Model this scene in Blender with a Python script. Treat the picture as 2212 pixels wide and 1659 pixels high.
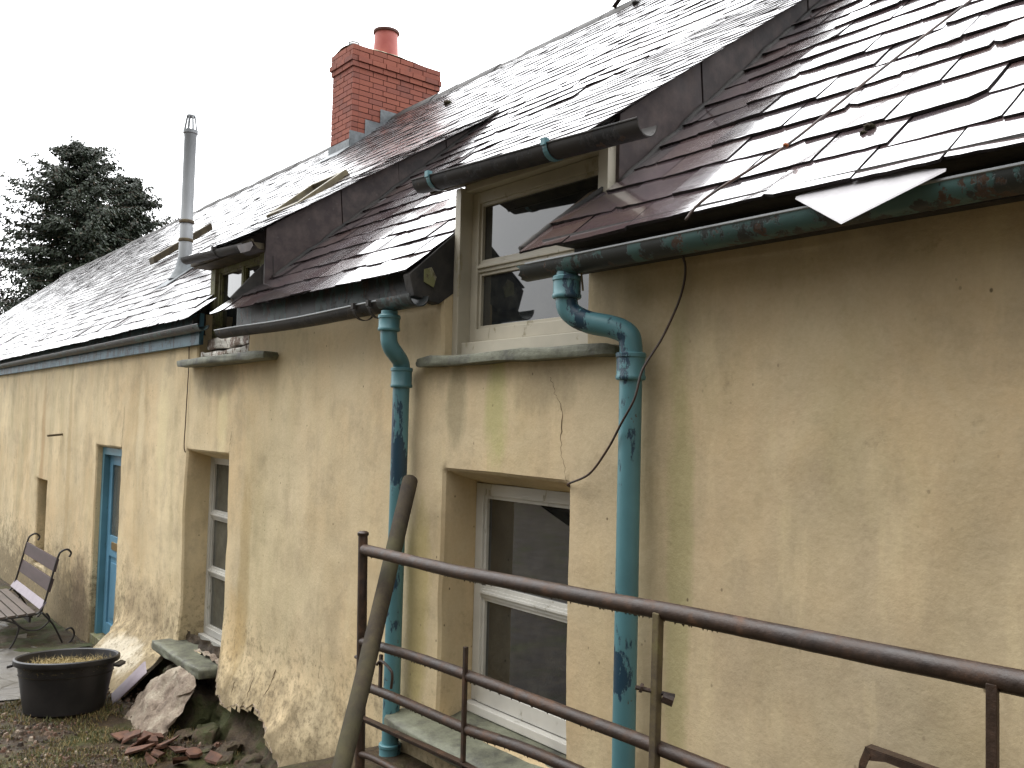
import bpy, bmesh, math, random
from mathutils import Vector, Matrix, noise as mn
R=math.radians
random.seed(7)
sc=bpy.context.scene
for o in list(bpy.data.objects): bpy.data.objects.remove(o)
col=sc.collection
# ------------------------------------------------------------------ camera
YAW,PITCH,ROLL=R(39.16),R(2.75),R(1.47)
D=Vector((-math.cos(YAW)*math.cos(PITCH),math.sin(YAW)*math.cos(PITCH),math.sin(PITCH)))
Rt=D.cross(Vector((0,0,1))).normalized(); Ut=Rt.cross(D)
Rv=math.cos(ROLL)*Rt+math.sin(ROLL)*Ut; Uv=-math.sin(ROLL)*Rt+math.cos(ROLL)*Ut
cam_d=bpy.data.cameras.new('camera'); cam=bpy.data.objects.new('camera',cam_d); col.objects.link(cam)
cam.matrix_world=Matrix(((Rv.x,Uv.x,-D.x,0),(Rv.y,Uv.y,-D.y,-2.4),(Rv.z,Uv.z,-D.z,2.2),(0,0,0,1)))
cam_d.sensor_width=36; cam_d.lens=36*1913/2212; cam_d.clip_start=.05; cam_d.clip_end=1000
sc.camera=cam
# ------------------------------------------------------------------ world, sun, exposure (overcast, wet day)
SUN_EL,SUN_AZ=R(58),R(-35)
SKY_Z=4.2
w=bpy.data.worlds.new('World'); sc.world=w; w.use_nodes=True
wt=w.node_tree; wt.nodes.clear()
wo=wt.nodes.new('ShaderNodeOutputWorld'); bg=wt.nodes.new('ShaderNodeBackground')
sky=wt.nodes.new('ShaderNodeTexSky'); sky.sky_type='NISHITA'; sky.sun_disc=False
sky.sun_elevation=SUN_EL; sky.sun_rotation=R(140); sky.dust_density=6; sky.air_density=1.5
tc=wt.nodes.new('ShaderNodeTexCoord'); sep=wt.nodes.new('ShaderNodeSeparateXYZ')
mr=wt.nodes.new('ShaderNodeMapRange'); mr.inputs[1].default_value=0; mr.inputs[2].default_value=1
mr.inputs[3].default_value=SKY_Z*.40; mr.inputs[4].default_value=SKY_Z
mul=wt.nodes.new('ShaderNodeVectorMath'); mul.operation='SCALE'
bw=wt.nodes.new('ShaderNodeMix'); bw.data_type='RGBA'; bw.inputs[0].default_value=.93
cl=wt.nodes.new('ShaderNodeRGB'); cl.outputs[0].default_value=(.98,.99,1.0,1)
wt.links.new(tc.outputs['Generated'],sep.inputs[0]); wt.links.new(sep.outputs['Z'],mr.inputs[0])
skm=wt.nodes.new('ShaderNodeVectorMath'); skm.operation='SCALE'; skm.inputs[3].default_value=.12
wt.links.new(sky.outputs[0],skm.inputs[0])
wt.links.new(skm.outputs[0],bw.inputs[6]); wt.links.new(cl.outputs[0],bw.inputs[7])
# the cloud is thinner, so brighter, behind and to the left of the cottage
dt=wt.nodes.new('ShaderNodeVectorMath'); dt.operation='DOT_PRODUCT'; dt.inputs[1].default_value=(-.55,.83,0)
dm=wt.nodes.new('ShaderNodeMapRange'); dm.inputs[1].default_value=-1; dm.inputs[2].default_value=1; dm.inputs[3].default_value=.10; dm.inputs[4].default_value=1.85
wt.links.new(tc.outputs['Generated'],dt.inputs[0]); wt.links.new(dt.outputs['Value'],dm.inputs[0])
mm=wt.nodes.new('ShaderNodeMath'); mm.operation='MULTIPLY'; wt.links.new(mr.outputs[0],mm.inputs[0]); wt.links.new(dm.outputs[0],mm.inputs[1])
wt.links.new(bw.outputs[2],mul.inputs[0]); wt.links.new(mm.outputs[0],mul.inputs[3])
wt.links.new(mul.outputs[0],bg.inputs['Color']); bg.inputs['Strength'].default_value=1.0
wt.links.new(bg.outputs[0],wo.inputs[0])
sd=bpy.data.lights.new('sun','SUN'); sd.energy=1.65; sd.angle=R(45); sd.color=(1,.97,.92)
so=bpy.data.objects.new('sun',sd); col.objects.link(so)
so.rotation_euler=Vector((-.50,-.62,1.35)).to_track_quat('Z','Y').to_euler()
sc.view_settings.view_transform='Standard'; sc.view_settings.look='None'; sc.view_settings.gamma=1
sc.view_settings.exposure=0.0
# ------------------------------------------------------------------ helpers
def fb(x,y,z=0,s=1.0,o=4): return mn.fractal(Vector((x*s,y*s,z*s)),1.0,2.0,o)
def sm(a,b,x):
    t=max(0,min(1,(x-a)/(b-a))); return t*t*(3-2*t)
class NT:
    def __init__(s,name):
        s.m=bpy.data.materials.new(name); s.m.use_nodes=True; s.t=s.m.node_tree; s.t.nodes.clear()
        s.out=s.n('ShaderNodeOutputMaterial'); s.b=s.n('ShaderNodeBsdfPrincipled'); s.l(s.b.outputs[0],s.out.inputs[0])
        s.co=s.n('ShaderNodeTexCoord').outputs['Object']
    def n(s,k): return s.t.nodes.new(k)
    def l(s,a,b): s.t.links.new(a,b)
    def _in(s,sock,v):
        if hasattr(v,'is_linked') or isinstance(v,bpy.types.NodeSocket): s.l(v,sock)
        elif isinstance(v,(tuple,list)) and len(v)==3 and sock.type=='RGBA': sock.default_value=(*v,1)
        else: sock.default_value=v
    def set(s,**k):
        for a,v in k.items(): s._in(s.b.inputs[a.replace('_',' ')],v)
        return s
    def map(s,scale=(1,1,1),loc=(0,0,0),rot=(0,0,0)):
        m=s.n('ShaderNodeMapping'); s.l(s.co,m.inputs[0]); m.inputs['Scale'].default_value=scale; m.inputs['Location'].default_value=loc; m.inputs['Rotation'].default_value=rot
        return m.outputs[0]
    def noise(s,sc_,det=5,rough=.6,vec=None,dist=0):
        n=s.n('ShaderNodeTexNoise'); s.l(vec or s.co,n.inputs['Vector']); n.inputs['Scale'].default_value=sc_; n.inputs['Detail'].default_value=det; n.inputs['Roughness'].default_value=rough; n.inputs['Distortion'].default_value=dist
        return n.outputs[0]
    def vor(s,sc_,feat='F1',vec=None,out=0):
        n=s.n('ShaderNodeTexVoronoi'); n.feature=feat; s.l(vec or s.co,n.inputs['Vector']); n.inputs['Scale'].default_value=sc_
        return n.outputs[out]
    def ramp(s,f,*st):
        n=s.n('ShaderNodeValToRGB'); s.l(f,n.inputs[0]); e=n.color_ramp.elements
        while len(e)<len(st): e.new(.5)
        for i,(p,c) in enumerate(st):
            e[i].position=p; e[i].color=(c,c,c,1) if not isinstance(c,(tuple,list)) else (*c,1)
        return n.outputs[0]
    def rng(s,f,a,b,c=0.,d=1.):
        n=s.n('ShaderNodeMapRange'); s.l(f,n.inputs[0])
        for i,v in enumerate((a,b,c,d)): n.inputs[i+1].default_value=v
        return n.outputs[0]
    def mix(s,f,a,b,mode='MIX'):
        n=s.n('ShaderNodeMix'); n.data_type='RGBA'; n.blend_type=mode
        s._in(n.inputs[0],f); s._in(n.inputs[6],a); s._in(n.inputs[7],b); return n.outputs[2]
    def math(s,op,a,b=0.):
        n=s.n('ShaderNodeMath'); n.operation=op; s._in(n.inputs[0],a); s._in(n.inputs[1],b); return n.outputs[0]
    def xyz(s):
        n=s.n('ShaderNodeSeparateXYZ'); s.l(s.co,n.inputs[0]); return n.outputs
    def isl(s): return s.n('ShaderNodeNewGeometry').outputs['Random Per Island']
    def bump(s,h,st=.3,d=.01):
        n=s.n('ShaderNodeBump'); s.l(h,n.inputs['Height']); n.inputs['Strength'].default_value=st; n.inputs['Distance'].default_value=d
        s.l(n.outputs[0],s.b.inputs['Normal']); return s
M={}
# plaster -------------------------------------------------------------
t=NT('plaster')
x,y,z=t.xyz()
st=t.noise(1.7,6,.6,t.map((1.5,1.5,.35)))
big=t.noise(.9,4,.6,t.map((1,1,.6)))
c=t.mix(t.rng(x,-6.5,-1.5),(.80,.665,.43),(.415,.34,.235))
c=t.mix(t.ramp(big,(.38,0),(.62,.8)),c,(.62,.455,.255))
c=t.mix(t.ramp(st,(.42,0),(.70,.55)),c,(.38,.31,.18))
cl_=t.noise(2.3,6,.65,t.map(loc=(1,8,3)),.6); c=t.mix(t.ramp(cl_,(.45,0),(.66,.55)),c,(.60,.50,.33)); c=t.mix(t.ramp(t.noise(3.4,7,.7,t.map((1,1,.8),(4,0,9))),(.50,0),(.64,.45)),c,(.33,.26,.17))
st2=t.noise(3.0,5,.65,t.map((2.0,2.0,.4),(7,3,1)))
c=t.mix(t.ramp(st2,(.55,0),(.72,.55)),c,(.68,.56,.34))
gr=t.noise(1.3,5,.6,t.map((1.5,1.5,.5),(3,9,2)))
c=t.mix(t.ramp(gr,(.52,0),(.72,.42)),c,(.33,.29,.15))
# dirt near the foot of the wall
low=t.math('ADD',t.rng(z,.15,1.05,.66,0.),t.rng(t.noise(6.5,8,.75),.3,.75,-.40,.36))
c=t.mix(t.ramp(low,(.12,0),(.5,.85)),c,(.17,.13,.075))
# rusty tall stain beside the long window, streaks, sill shade painted as dark blobs
def blob(t,x,z,cx,cz,rx,rz):
    a=t.math('MULTIPLY',t.math('SUBTRACT',x,cx),1/rx); b=t.math('MULTIPLY',t.math('SUBTRACT',z,cz),1/rz)
    d=t.math('ADD',t.math('MULTIPLY',a,a),t.math('MULTIPLY',b,b))
    d=t.math('ADD',d,t.rng(t.noise(7,6,.7,t.map((1,1,.4))),.3,.7,-.45,.45))
    return t.ramp(d,(.25,1),(1,0))
for (cx,cz,rx,rz,cc,f) in ((-5.73,1.12,.12,.75,(.34,.24,.10),.6),(-5.85,.75,.22,.35,(.55,.36,.14),.4),(-3.62,1.35,.12,.6,(.36,.29,.08),.55),(-9.9,.35,.35,.5,(.19,.13,.09),.6),(-7.7,.62,.6,.25,(.25,.19,.12),.5),(-11.9,1.6,.12,1.2,(.42,.26,.13),.6),(-10.6,1.5,.1,1.4,(.46,.33,.17),.5),(-7.5,2.1,.16,.5,(.85,.74,.45),.5),(-8.1,2.1,.12,.6,(.85,.74,.5),.4),(-3.05,2.25,.1,.3,(.36,.36,.13),.6),(-6.2,2.2,.1,.4,(.82,.72,.42),.5),(-2.02,1.7,.07,1.1,(.30,.28,.12),.6),(-3.35,2.3,.10,.22,(.20,.17,.10),.6),(-2.75,2.36,.25,.12,(.22,.18,.11),.5),(-6.3,2.48,.45,.14,(.20,.16,.10),.6),(-7.75,.26,.55,.13,(.60,.55,.45),.85)):
    c=t.mix(t.math('MULTIPLY',blob(t,x,z,cx,cz,rx,rz),f),c,cc)
fs=t.ramp(t.noise(26,8,.8),(.52,0),(.60,1)); c=t.mix(t.math('MULTIPLY',fs,t.rng(z,.15,1.15,.8,0.)),c,(.10,.072,.04))
# small dark pits and specks
sp=t.vor(16,'F1',t.map((1,1,.75),(0,0,0)))
pm=t.math('MULTIPLY',t.ramp(sp,(.05,1),(.09,0)),t.ramp(t.noise(1.6,3),(.48,0),(.6,.9)))
c=t.mix(pm,c,(.10,.07,.04))
fine=t.noise(60,4,.7)
c=t.mix(.10,c,t.ramp(fine,(.3,(.35,.28,.15)),(.7,(.85,.75,.5))))
bh=t.math('ADD',t.math('MULTIPLY',t.noise(11,6,.65),.8),t.math('MULTIPLY',fine,.25))
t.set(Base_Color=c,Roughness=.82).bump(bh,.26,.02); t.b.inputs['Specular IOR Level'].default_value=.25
M['plaster']=t.m
# slates --------------------------------------------------------------
def slate_mat(name,cols,rough=(.10,.24),coat=1.,spec=1.,cr=.07,cior=1.6):
    t=NT(name); r=t.isl()
    c=t.ramp(r,*[(i/(len(cols)-1),cc) for i,cc in enumerate(cols)])
    n=t.noise(9,6,.65,t.map((1,1,1)))
    c=t.mix(t.ramp(n,(.42,0),(.7,.6)),c,(.115,.085,.075))
    li=t.noise(30,5,.7); c=t.mix(t.ramp(li,(.66,0),(.76,.5)),c,(.22,.21,.18))
    rr=t.math('ADD',t.rng(t.noise(5,5,.6),.3,.7,rough[0],rough[1]),t.rng(r,0,1,-.04,.05))
    t.set(Base_Color=c,Roughness=rr); t.b.inputs['Specular IOR Level'].default_value=spec
    t.b.inputs['Coat Weight'].default_value=coat; t.b.inputs['Coat Roughness'].default_value=cr; t.b.inputs['Coat IOR'].default_value=cior
    h=t.math('ADD',t.noise(14,6,.6,t.map((1,2.2,2.2))),t.math('MULTIPLY',t.noise(55,3,.6),.35))
    t.bump(h,.07,.012); return t.m
M['slate']=slate_mat('roof slate',[(.085,.055,.060),(.10,.075,.085),(.065,.055,.06),(.12,.085,.09),(.09,.05,.045)],cior=1.8)
M['slate_far']=slate_mat('distant roof slate',[(.085,.055,.060),(.10,.075,.085),(.065,.055,.06),(.12,.085,.09),(.09,.05,.045)],(.2,.34),1.,1.,.17)
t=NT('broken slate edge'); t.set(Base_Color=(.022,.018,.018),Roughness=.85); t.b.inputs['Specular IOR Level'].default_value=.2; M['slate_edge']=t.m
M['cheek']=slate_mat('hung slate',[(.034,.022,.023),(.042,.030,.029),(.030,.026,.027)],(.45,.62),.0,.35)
t=NT('pale slate'); n=t.noise(6,5,.6); t.set(Base_Color=t.ramp(n,(.3,(.40,.39,.41)),(.6,(.50,.49,.51)),(.75,(.36,.34,.34))),Roughness=.6).bump(t.noise(26,6),.5,.008); M['pale_slate']=t.m
t=NT('purple slate'); n=t.noise(8,5,.6); t.set(Base_Color=t.ramp(n,(.3,(.20,.16,.19)),(.7,(.28,.235,.27))),Roughness=.45).bump(t.noise(20,5),.2,.005); M['purple_slate']=t.m
# paints ----------------------------------------------------------------
def flaky(name,top,under,rust,amt=.5,rough=.42,scale=7.):
    t=NT(name); n=t.noise(scale,8,.72,t.map((1,1,.38))); n2=t.noise(scale*2.3,7,.7,t.map((1,1,.7),(4,4,4)))
    c=t.mix(t.rng(t.noise(2.2,4),.35,.65),top,tuple(v*.72 for v in top))
    m1=t.ramp(n,(amt,0),(amt+.02,1)); m2=t.ramp(n2,(amt+.10,0),(amt+.12,1))
    c=t.mix(m1,c,under); c=t.mix(m2,c,rust)
    h=t.math('SUBTRACT',t.math('MULTIPLY',t.noise(30,4),.15),t.math('ADD',m1,t.math('MULTIPLY',m2,.6)))
    t.set(Base_Color=c,Roughness=rough).bump(h,.5,.006); return t.m
M['pipe_blue']=flaky('flaking blue pipe paint',(.092,.230,.262),(.014,.045,.075),(.07,.04,.022),.56)
M['gutter_teal']=flaky('weathered teal gutter',(.038,.085,.085),(.018,.022,.022),(.05,.028,.018),.46,.45,6)
M['gutter_teal2']=flaky('patchy teal gutter',(.055,.125,.12),(.022,.026,.025),(.06,.033,.02),.485,.5,5)
M['gutter_dark']=flaky('dark wet gutter',(.030,.026,.023),(.014,.013,.013),(.06,.035,.02),.52,.6,6); M['gutter_dark'].node_tree.nodes['Principled BSDF'].inputs['Specular IOR Level'].default_value=.3
M['fascia_blue']=flaky('blue fascia paint',(.062,.175,.24),(.025,.06,.09),(.03,.025,.02),.50,.5,9)
M['door_blue']=flaky('blue door paint',(.12,.29,.42),(.09,.21,.30),(.08,.10,.10),.66,.4,5)
M['frame_blue']=flaky('blue frame paint',(.11,.27,.35),(.07,.18,.23),(.05,.05,.04),.60,.45,8)
M['white_paint']=flaky('white window paint',(.66,.65,.60),(.40,.38,.31),(.16,.15,.10),.62,.45,12)
M['cream_paint']=flaky('cream window paint',(.53,.49,.39),(.36,.32,.22),(.14,.12,.08),.60,.45,12)
M['green_wood']=flaky('algae stained timber',(.30,.28,.19),(.20,.20,.09),(.12,.10,.06),.45,.7,12)
M['peeling']=flaky('peeling white sill',(.70,.68,.62),(.20,.15,.12),(.10,.07,.06),.50,.8,14)
# metals ------------------------------------------------------------------
t=NT('wet rusty steel'); n=t.noise(18,7,.7); n2=t.noise(4,4)
c=t.ramp(n,(.3,(.020,.013,.010)),(.52,(.044,.025,.016)),(.72,(.10,.048,.023)))
c=t.mix(t.ramp(n2,(.50,0),(.70,.5)),c,(.035,.030,.030))
t.set(Base_Color=c,Roughness=t.rng(n,.3,.7,.30,.65),Metallic=.05).bump(t.noise(45,6,.7),.55,.004); t.b.inputs['Specular IOR Level'].default_value=.5; M['rust']=t.m
t=NT('lichen rust bar'); n=t.noise(14,6,.7); t.set(Base_Color=t.ramp(n,(.35,(.05,.035,.025)),(.6,(.11,.085,.04)),(.75,(.15,.13,.05))),Roughness=.7).bump(t.noise(50,5),.5,.004); M['rust_moss']=t.m
t=NT('orange rust'); t.set(Base_Color=(.30,.085,.02),Roughness=.8); M['rust_orange']=t.m
t=NT('brown cable'); t.set(Base_Color=t.ramp(t.noise(9),(.4,(.07,.035,.022)),(.6,(.035,.022,.018))),Roughness=.5); M['cable']=t.m
t=NT('galvanised flue'); n=t.noise(3,5,.6,t.map((1,1,.4))); t.set(Base_Color=t.ramp(n,(.35,(.20,.215,.225)),(.7,(.30,.315,.325))),Roughness=.45,Metallic=.25).bump(t.noise(60,3),.15,.002); M['flue']=t.m
t=NT('lead flashing'); n=t.noise(6,6,.7); t.set(Base_Color=t.ramp(n,(.35,(.10,.115,.125)),(.65,(.21,.235,.25))),Roughness=.5).bump(t.noise(18,5),.4,.008); M['lead']=t.m
t=NT('dark bitumen flashing'); n=t.noise(8,5); t.set(Base_Color=t.ramp(n,(.35,(.02,.02,.02)),(.7,(.05,.045,.04))),Roughness=.75).bump(t.noise(22,5),.6,.01); M['flash_dark']=t.m
# masonry -----------------------------------------------------------------
t=NT('red brick'); r=t.isl(); n=t.noise(40,5,.7)
c=t.ramp(r,(0,(.22,.060,.038)),(.35,(.29,.085,.052)),(.7,(.26,.075,.05)),(1,(.17,.055,.042)))
c=t.mix(t.ramp(t.noise(2.2,6,.7),(.56,0),(.72,.6)),c,(.10,.06,.055)); c=t.mix(.2,c,t.ramp(n,(.3,(.15,.05,.03)),(.7,(.5,.18,.12))))
t.set(Base_Color=c,Roughness=.8).bump(n,.3,.004); M['brick']=t.m
t=NT('dark mortar'); t.set(Base_Color=(.055,.03,.028),Roughness=.9); M['mortar']=t.m
t=NT('lime flaunching'); t.set(Base_Color=t.ramp(t.noise(14,6),(.4,(.42,.38,.28)),(.65,(.22,.20,.12))),Roughness=.9).bump(t.noise(20,5),.6,.02); M['mortar_pale']=t.m
t=NT('terracotta pot'); t.set(Base_Color=t.ramp(t.noise(6,5),(.35,(.36,.075,.06)),(.7,(.44,.12,.09))),Roughness=.6); M['pot']=t.m
t=NT('pot rim'); t.set(Base_Color=(.11,.045,.035),Roughness=.7); M['pot_rim']=t.m
t=NT('mossy slate sill'); n=t.noise(9,7,.7); c=t.ramp(n,(.32,(.055,.055,.045)),(.5,(.13,.135,.095)),(.7,(.20,.21,.15))); t.set(Base_Color=c,Roughness=.6).bump(t.noise(20,6,.7),.6,.012); M['sill']=t.m
t=NT('mossy rubble'); n=t.noise(6,8,.75); c=t.ramp(n,(.28,(.018,.013,.009)),(.42,(.05,.035,.022)),(.55,(.10,.07,.042)),(.66,(.06,.07,.02)),(.8,(.28,.24,.18)))
c=t.mix(t.ramp(t.noise(2.1,5,.7,t.map(loc=(5,2,1))),(.50,0),(.60,.75)),c,(.06,.075,.02))
t.set(Base_Color=c,Roughness=.85).bump(t.noise(16,8,.75),.9,.04); M['rubble']=t.m
t=NT('limewashed stone'); n=t.noise(7,8,.75); c=t.ramp(n,(.30,(.10,.075,.055)),(.46,(.28,.22,.17)),(.6,(.42,.36,.28)),(.78,(.60,.55,.44)))
t.set(Base_Color=c,Roughness=.85).bump(t.noise(13,8,.75),.9,.035); M['pale_stone']=t.m
t=NT('red shale'); r=t.isl(); n=t.noise(12,6,.7); c=t.ramp(n,(.3,(.05,.028,.02)),(.5,(.10,.045,.028)),(.66,(.16,.075,.042)),(.85,(.34,.24,.15)))
t.set(Base_Color=c,Roughness=.75).bump(n,.5,.01); M['shale']=t.m
t=NT('mixed debris'); t.set(Base_Color=t.ramp(t.isl(),(0,(.03,.02,.014)),(.5,(.08,.055,.035)),(.8,(.14,.07,.045)),(1,(.30,.25,.19))),Roughness=.75); M['debris']=t.m
# ground ------------------------------------------------------------------
t=NT('wet muddy grass'); n=t.noise(2.2,8,.7); n2=t.noise(9,7,.75)
c=t.ramp(n2,(.3,(.016,.010,.007)),(.5,(.048,.031,.017)),(.7,(.10,.072,.033)))
c=t.mix(t.ramp(n,(.50,0),(.62,.7)),c,t.ramp(n2,(.35,(.04,.048,.012)),(.7,(.09,.10,.028))))
t.set(Base_Color=c,Roughness=t.rng(n,.35,.65,.35,.75)).bump(t.noise(22,8,.75),.9,.03); t.b.inputs['Specular IOR Level'].default_value=.25; M['ground']=t.m
t=NT('cracked concrete path'); n=t.noise(7,8,.7); cr=t.vor(2.1,'DISTANCE_TO_EDGE',t.mix(.25,t.co,t.n('ShaderNodeTexNoise').outputs[1]))
c=t.ramp(n,(.3,(.06,.055,.05)),(.5,(.12,.112,.10)),(.75,(.19,.18,.16)))
c=t.mix(t.ramp(cr,(.008,.9),(.03,0)),c,(.04,.035,.025)); c=t.mix(t.ramp(t.noise(1.7,6,.7),(.5,0),(.66,.7)),c,(.07,.06,.035))
t.set(Base_Color=c,Roughness=t.rng(n,.3,.7,.35,.7)).bump(t.math('ADD',n,t.ramp(cr,(.0,0),(.04,.5))),.6,.02); M['path']=t.m
t=NT('moss'); n=t.noise(14,7,.75); t.set(Base_Color=t.mix(t.ramp(t.noise(4,5,.7),(.42,0),(.58,1)),t.ramp(n,(.3,(.022,.03,.008)),(.7,(.06,.075,.02))),t.ramp(n,(.3,(.03,.02,.012)),(.7,(.08,.06,.035)))),Roughness=.9).bump(n,.9,.03); M['moss']=t.m
def leafmat(name,cols):
    t=NT(name); t.set(Base_Color=t.ramp(t.isl(),*cols),Roughness=.6); return t.m
M['grass']=leafmat('grass blades',[(0,(.045,.06,.015)),(.4,(.09,.105,.03)),(.65,(.20,.15,.055)),(1,(.30,.21,.09))])
M['straw']=leafmat('dry straw',[(0,(.22,.17,.06)),(.5,(.40,.31,.13)),(1,(.50,.40,.20))])
M['needle']=leafmat('spruce needles',[(0,(.010,.018,.009)),(.5,(.017,.029,.014)),(1,(.030,.045,.021))])
M['brown_needle']=leafmat('dead spruce twigs',[(0,(.05,.04,.025)),(1,(.09,.07,.045))])
t=NT('spruce bark'); t.set(Base_Color=(.10,.065,.045),Roughness=.9).bump(t.noise(8,6),.8,.05); M['bark']=t.m
t=NT('mossy round timber'); n=t.noise(10,7,.7,t.map((1,1,.25))); c=t.ramp(n,(.3,(.014,.009,.006)),(.5,(.034,.024,.012)),(.7,(.062,.048,.020)))
c=t.mix(t.ramp(t.noise(3,5),(.45,0),(.6,.5)),c,(.048,.048,.015)); t.set(Base_Color=c,Roughness=.9).bump(n,.5,.008); M['timber']=t.m
t=NT('old dark timber'); n=t.noise(10,6,.7); t.set(Base_Color=t.ramp(n,(.35,(.045,.035,.022)),(.65,(.12,.095,.05))),Roughness=.7).bump(n,.5,.006); M['old_timber']=t.m
t=NT('olive window frame'); n=t.noise(10,6,.7); t.set(Base_Color=t.ramp(n,(.35,(.085,.068,.032)),(.65,(.18,.15,.08))),Roughness=.5); M['olive']=t.m
t=NT('purple bench slat'); n=t.noise(9,7,.7,t.map((.3,1,1))); t.set(Base_Color=t.ramp(n,(.35,(.045,.026,.024)),(.65,(.070,.042,.042))),Roughness=.6).bump(n,.4,.004); M['slat']=t.m
t=NT('weathered seat slat'); n=t.noise(9,7,.7,t.map((.3,1,1))); t.set(Base_Color=t.ramp(n,(.35,(.065,.048,.038)),(.65,(.11,.083,.065))),Roughness=.62).bump(n,.4,.004); M['slat_grey']=t.m
t=NT('black iron'); t.set(Base_Color=(.025,.02,.018),Roughness=.5).bump(t.noise(60),.3,.002); M['iron']=t.m
t=NT('black plastic'); n=t.noise(5,5); t.set(Base_Color=t.ramp(n,(.4,(.012,.012,.014)),(.7,(.03,.028,.028))),Roughness=t.rng(n,.3,.7,.38,.55)).bump(t.noise(40),.12,.003); M['plastic']=t.m
t=NT('brass'); t.set(Base_Color=(.32,.22,.09),Roughness=.4,Metallic=.8); M['brass']=t.m
t=NT('window glass'); n=t.noise(7,6,.7); t.set(Base_Color=t.ramp(n,(.45,(.012,.014,.016)),(.75,(.05,.052,.045))),Roughness=t.rng(t.noise(3,5,.6),.4,.7,.02,.06)); t.b.inputs['Specular IOR Level'].default_value=.8
t.b.inputs['Coat Weight'].default_value=1; t.b.inputs['Coat Roughness'].default_value=.02; t.bump(t.noise(1.6,2),.06,.01); M['glass']=t.m
t=NT('net curtain behind glass'); n=t.noise(5,6,.7); t.set(Base_Color=t.ramp(n,(.35,(.06,.062,.055)),(.7,(.13,.13,.11))),Roughness=.15); M['glass_dull']=t.m
t=NT('crack'); t.set(Base_Color=(.12,.085,.045),Roughness=1); M['crack']=t.m

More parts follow.
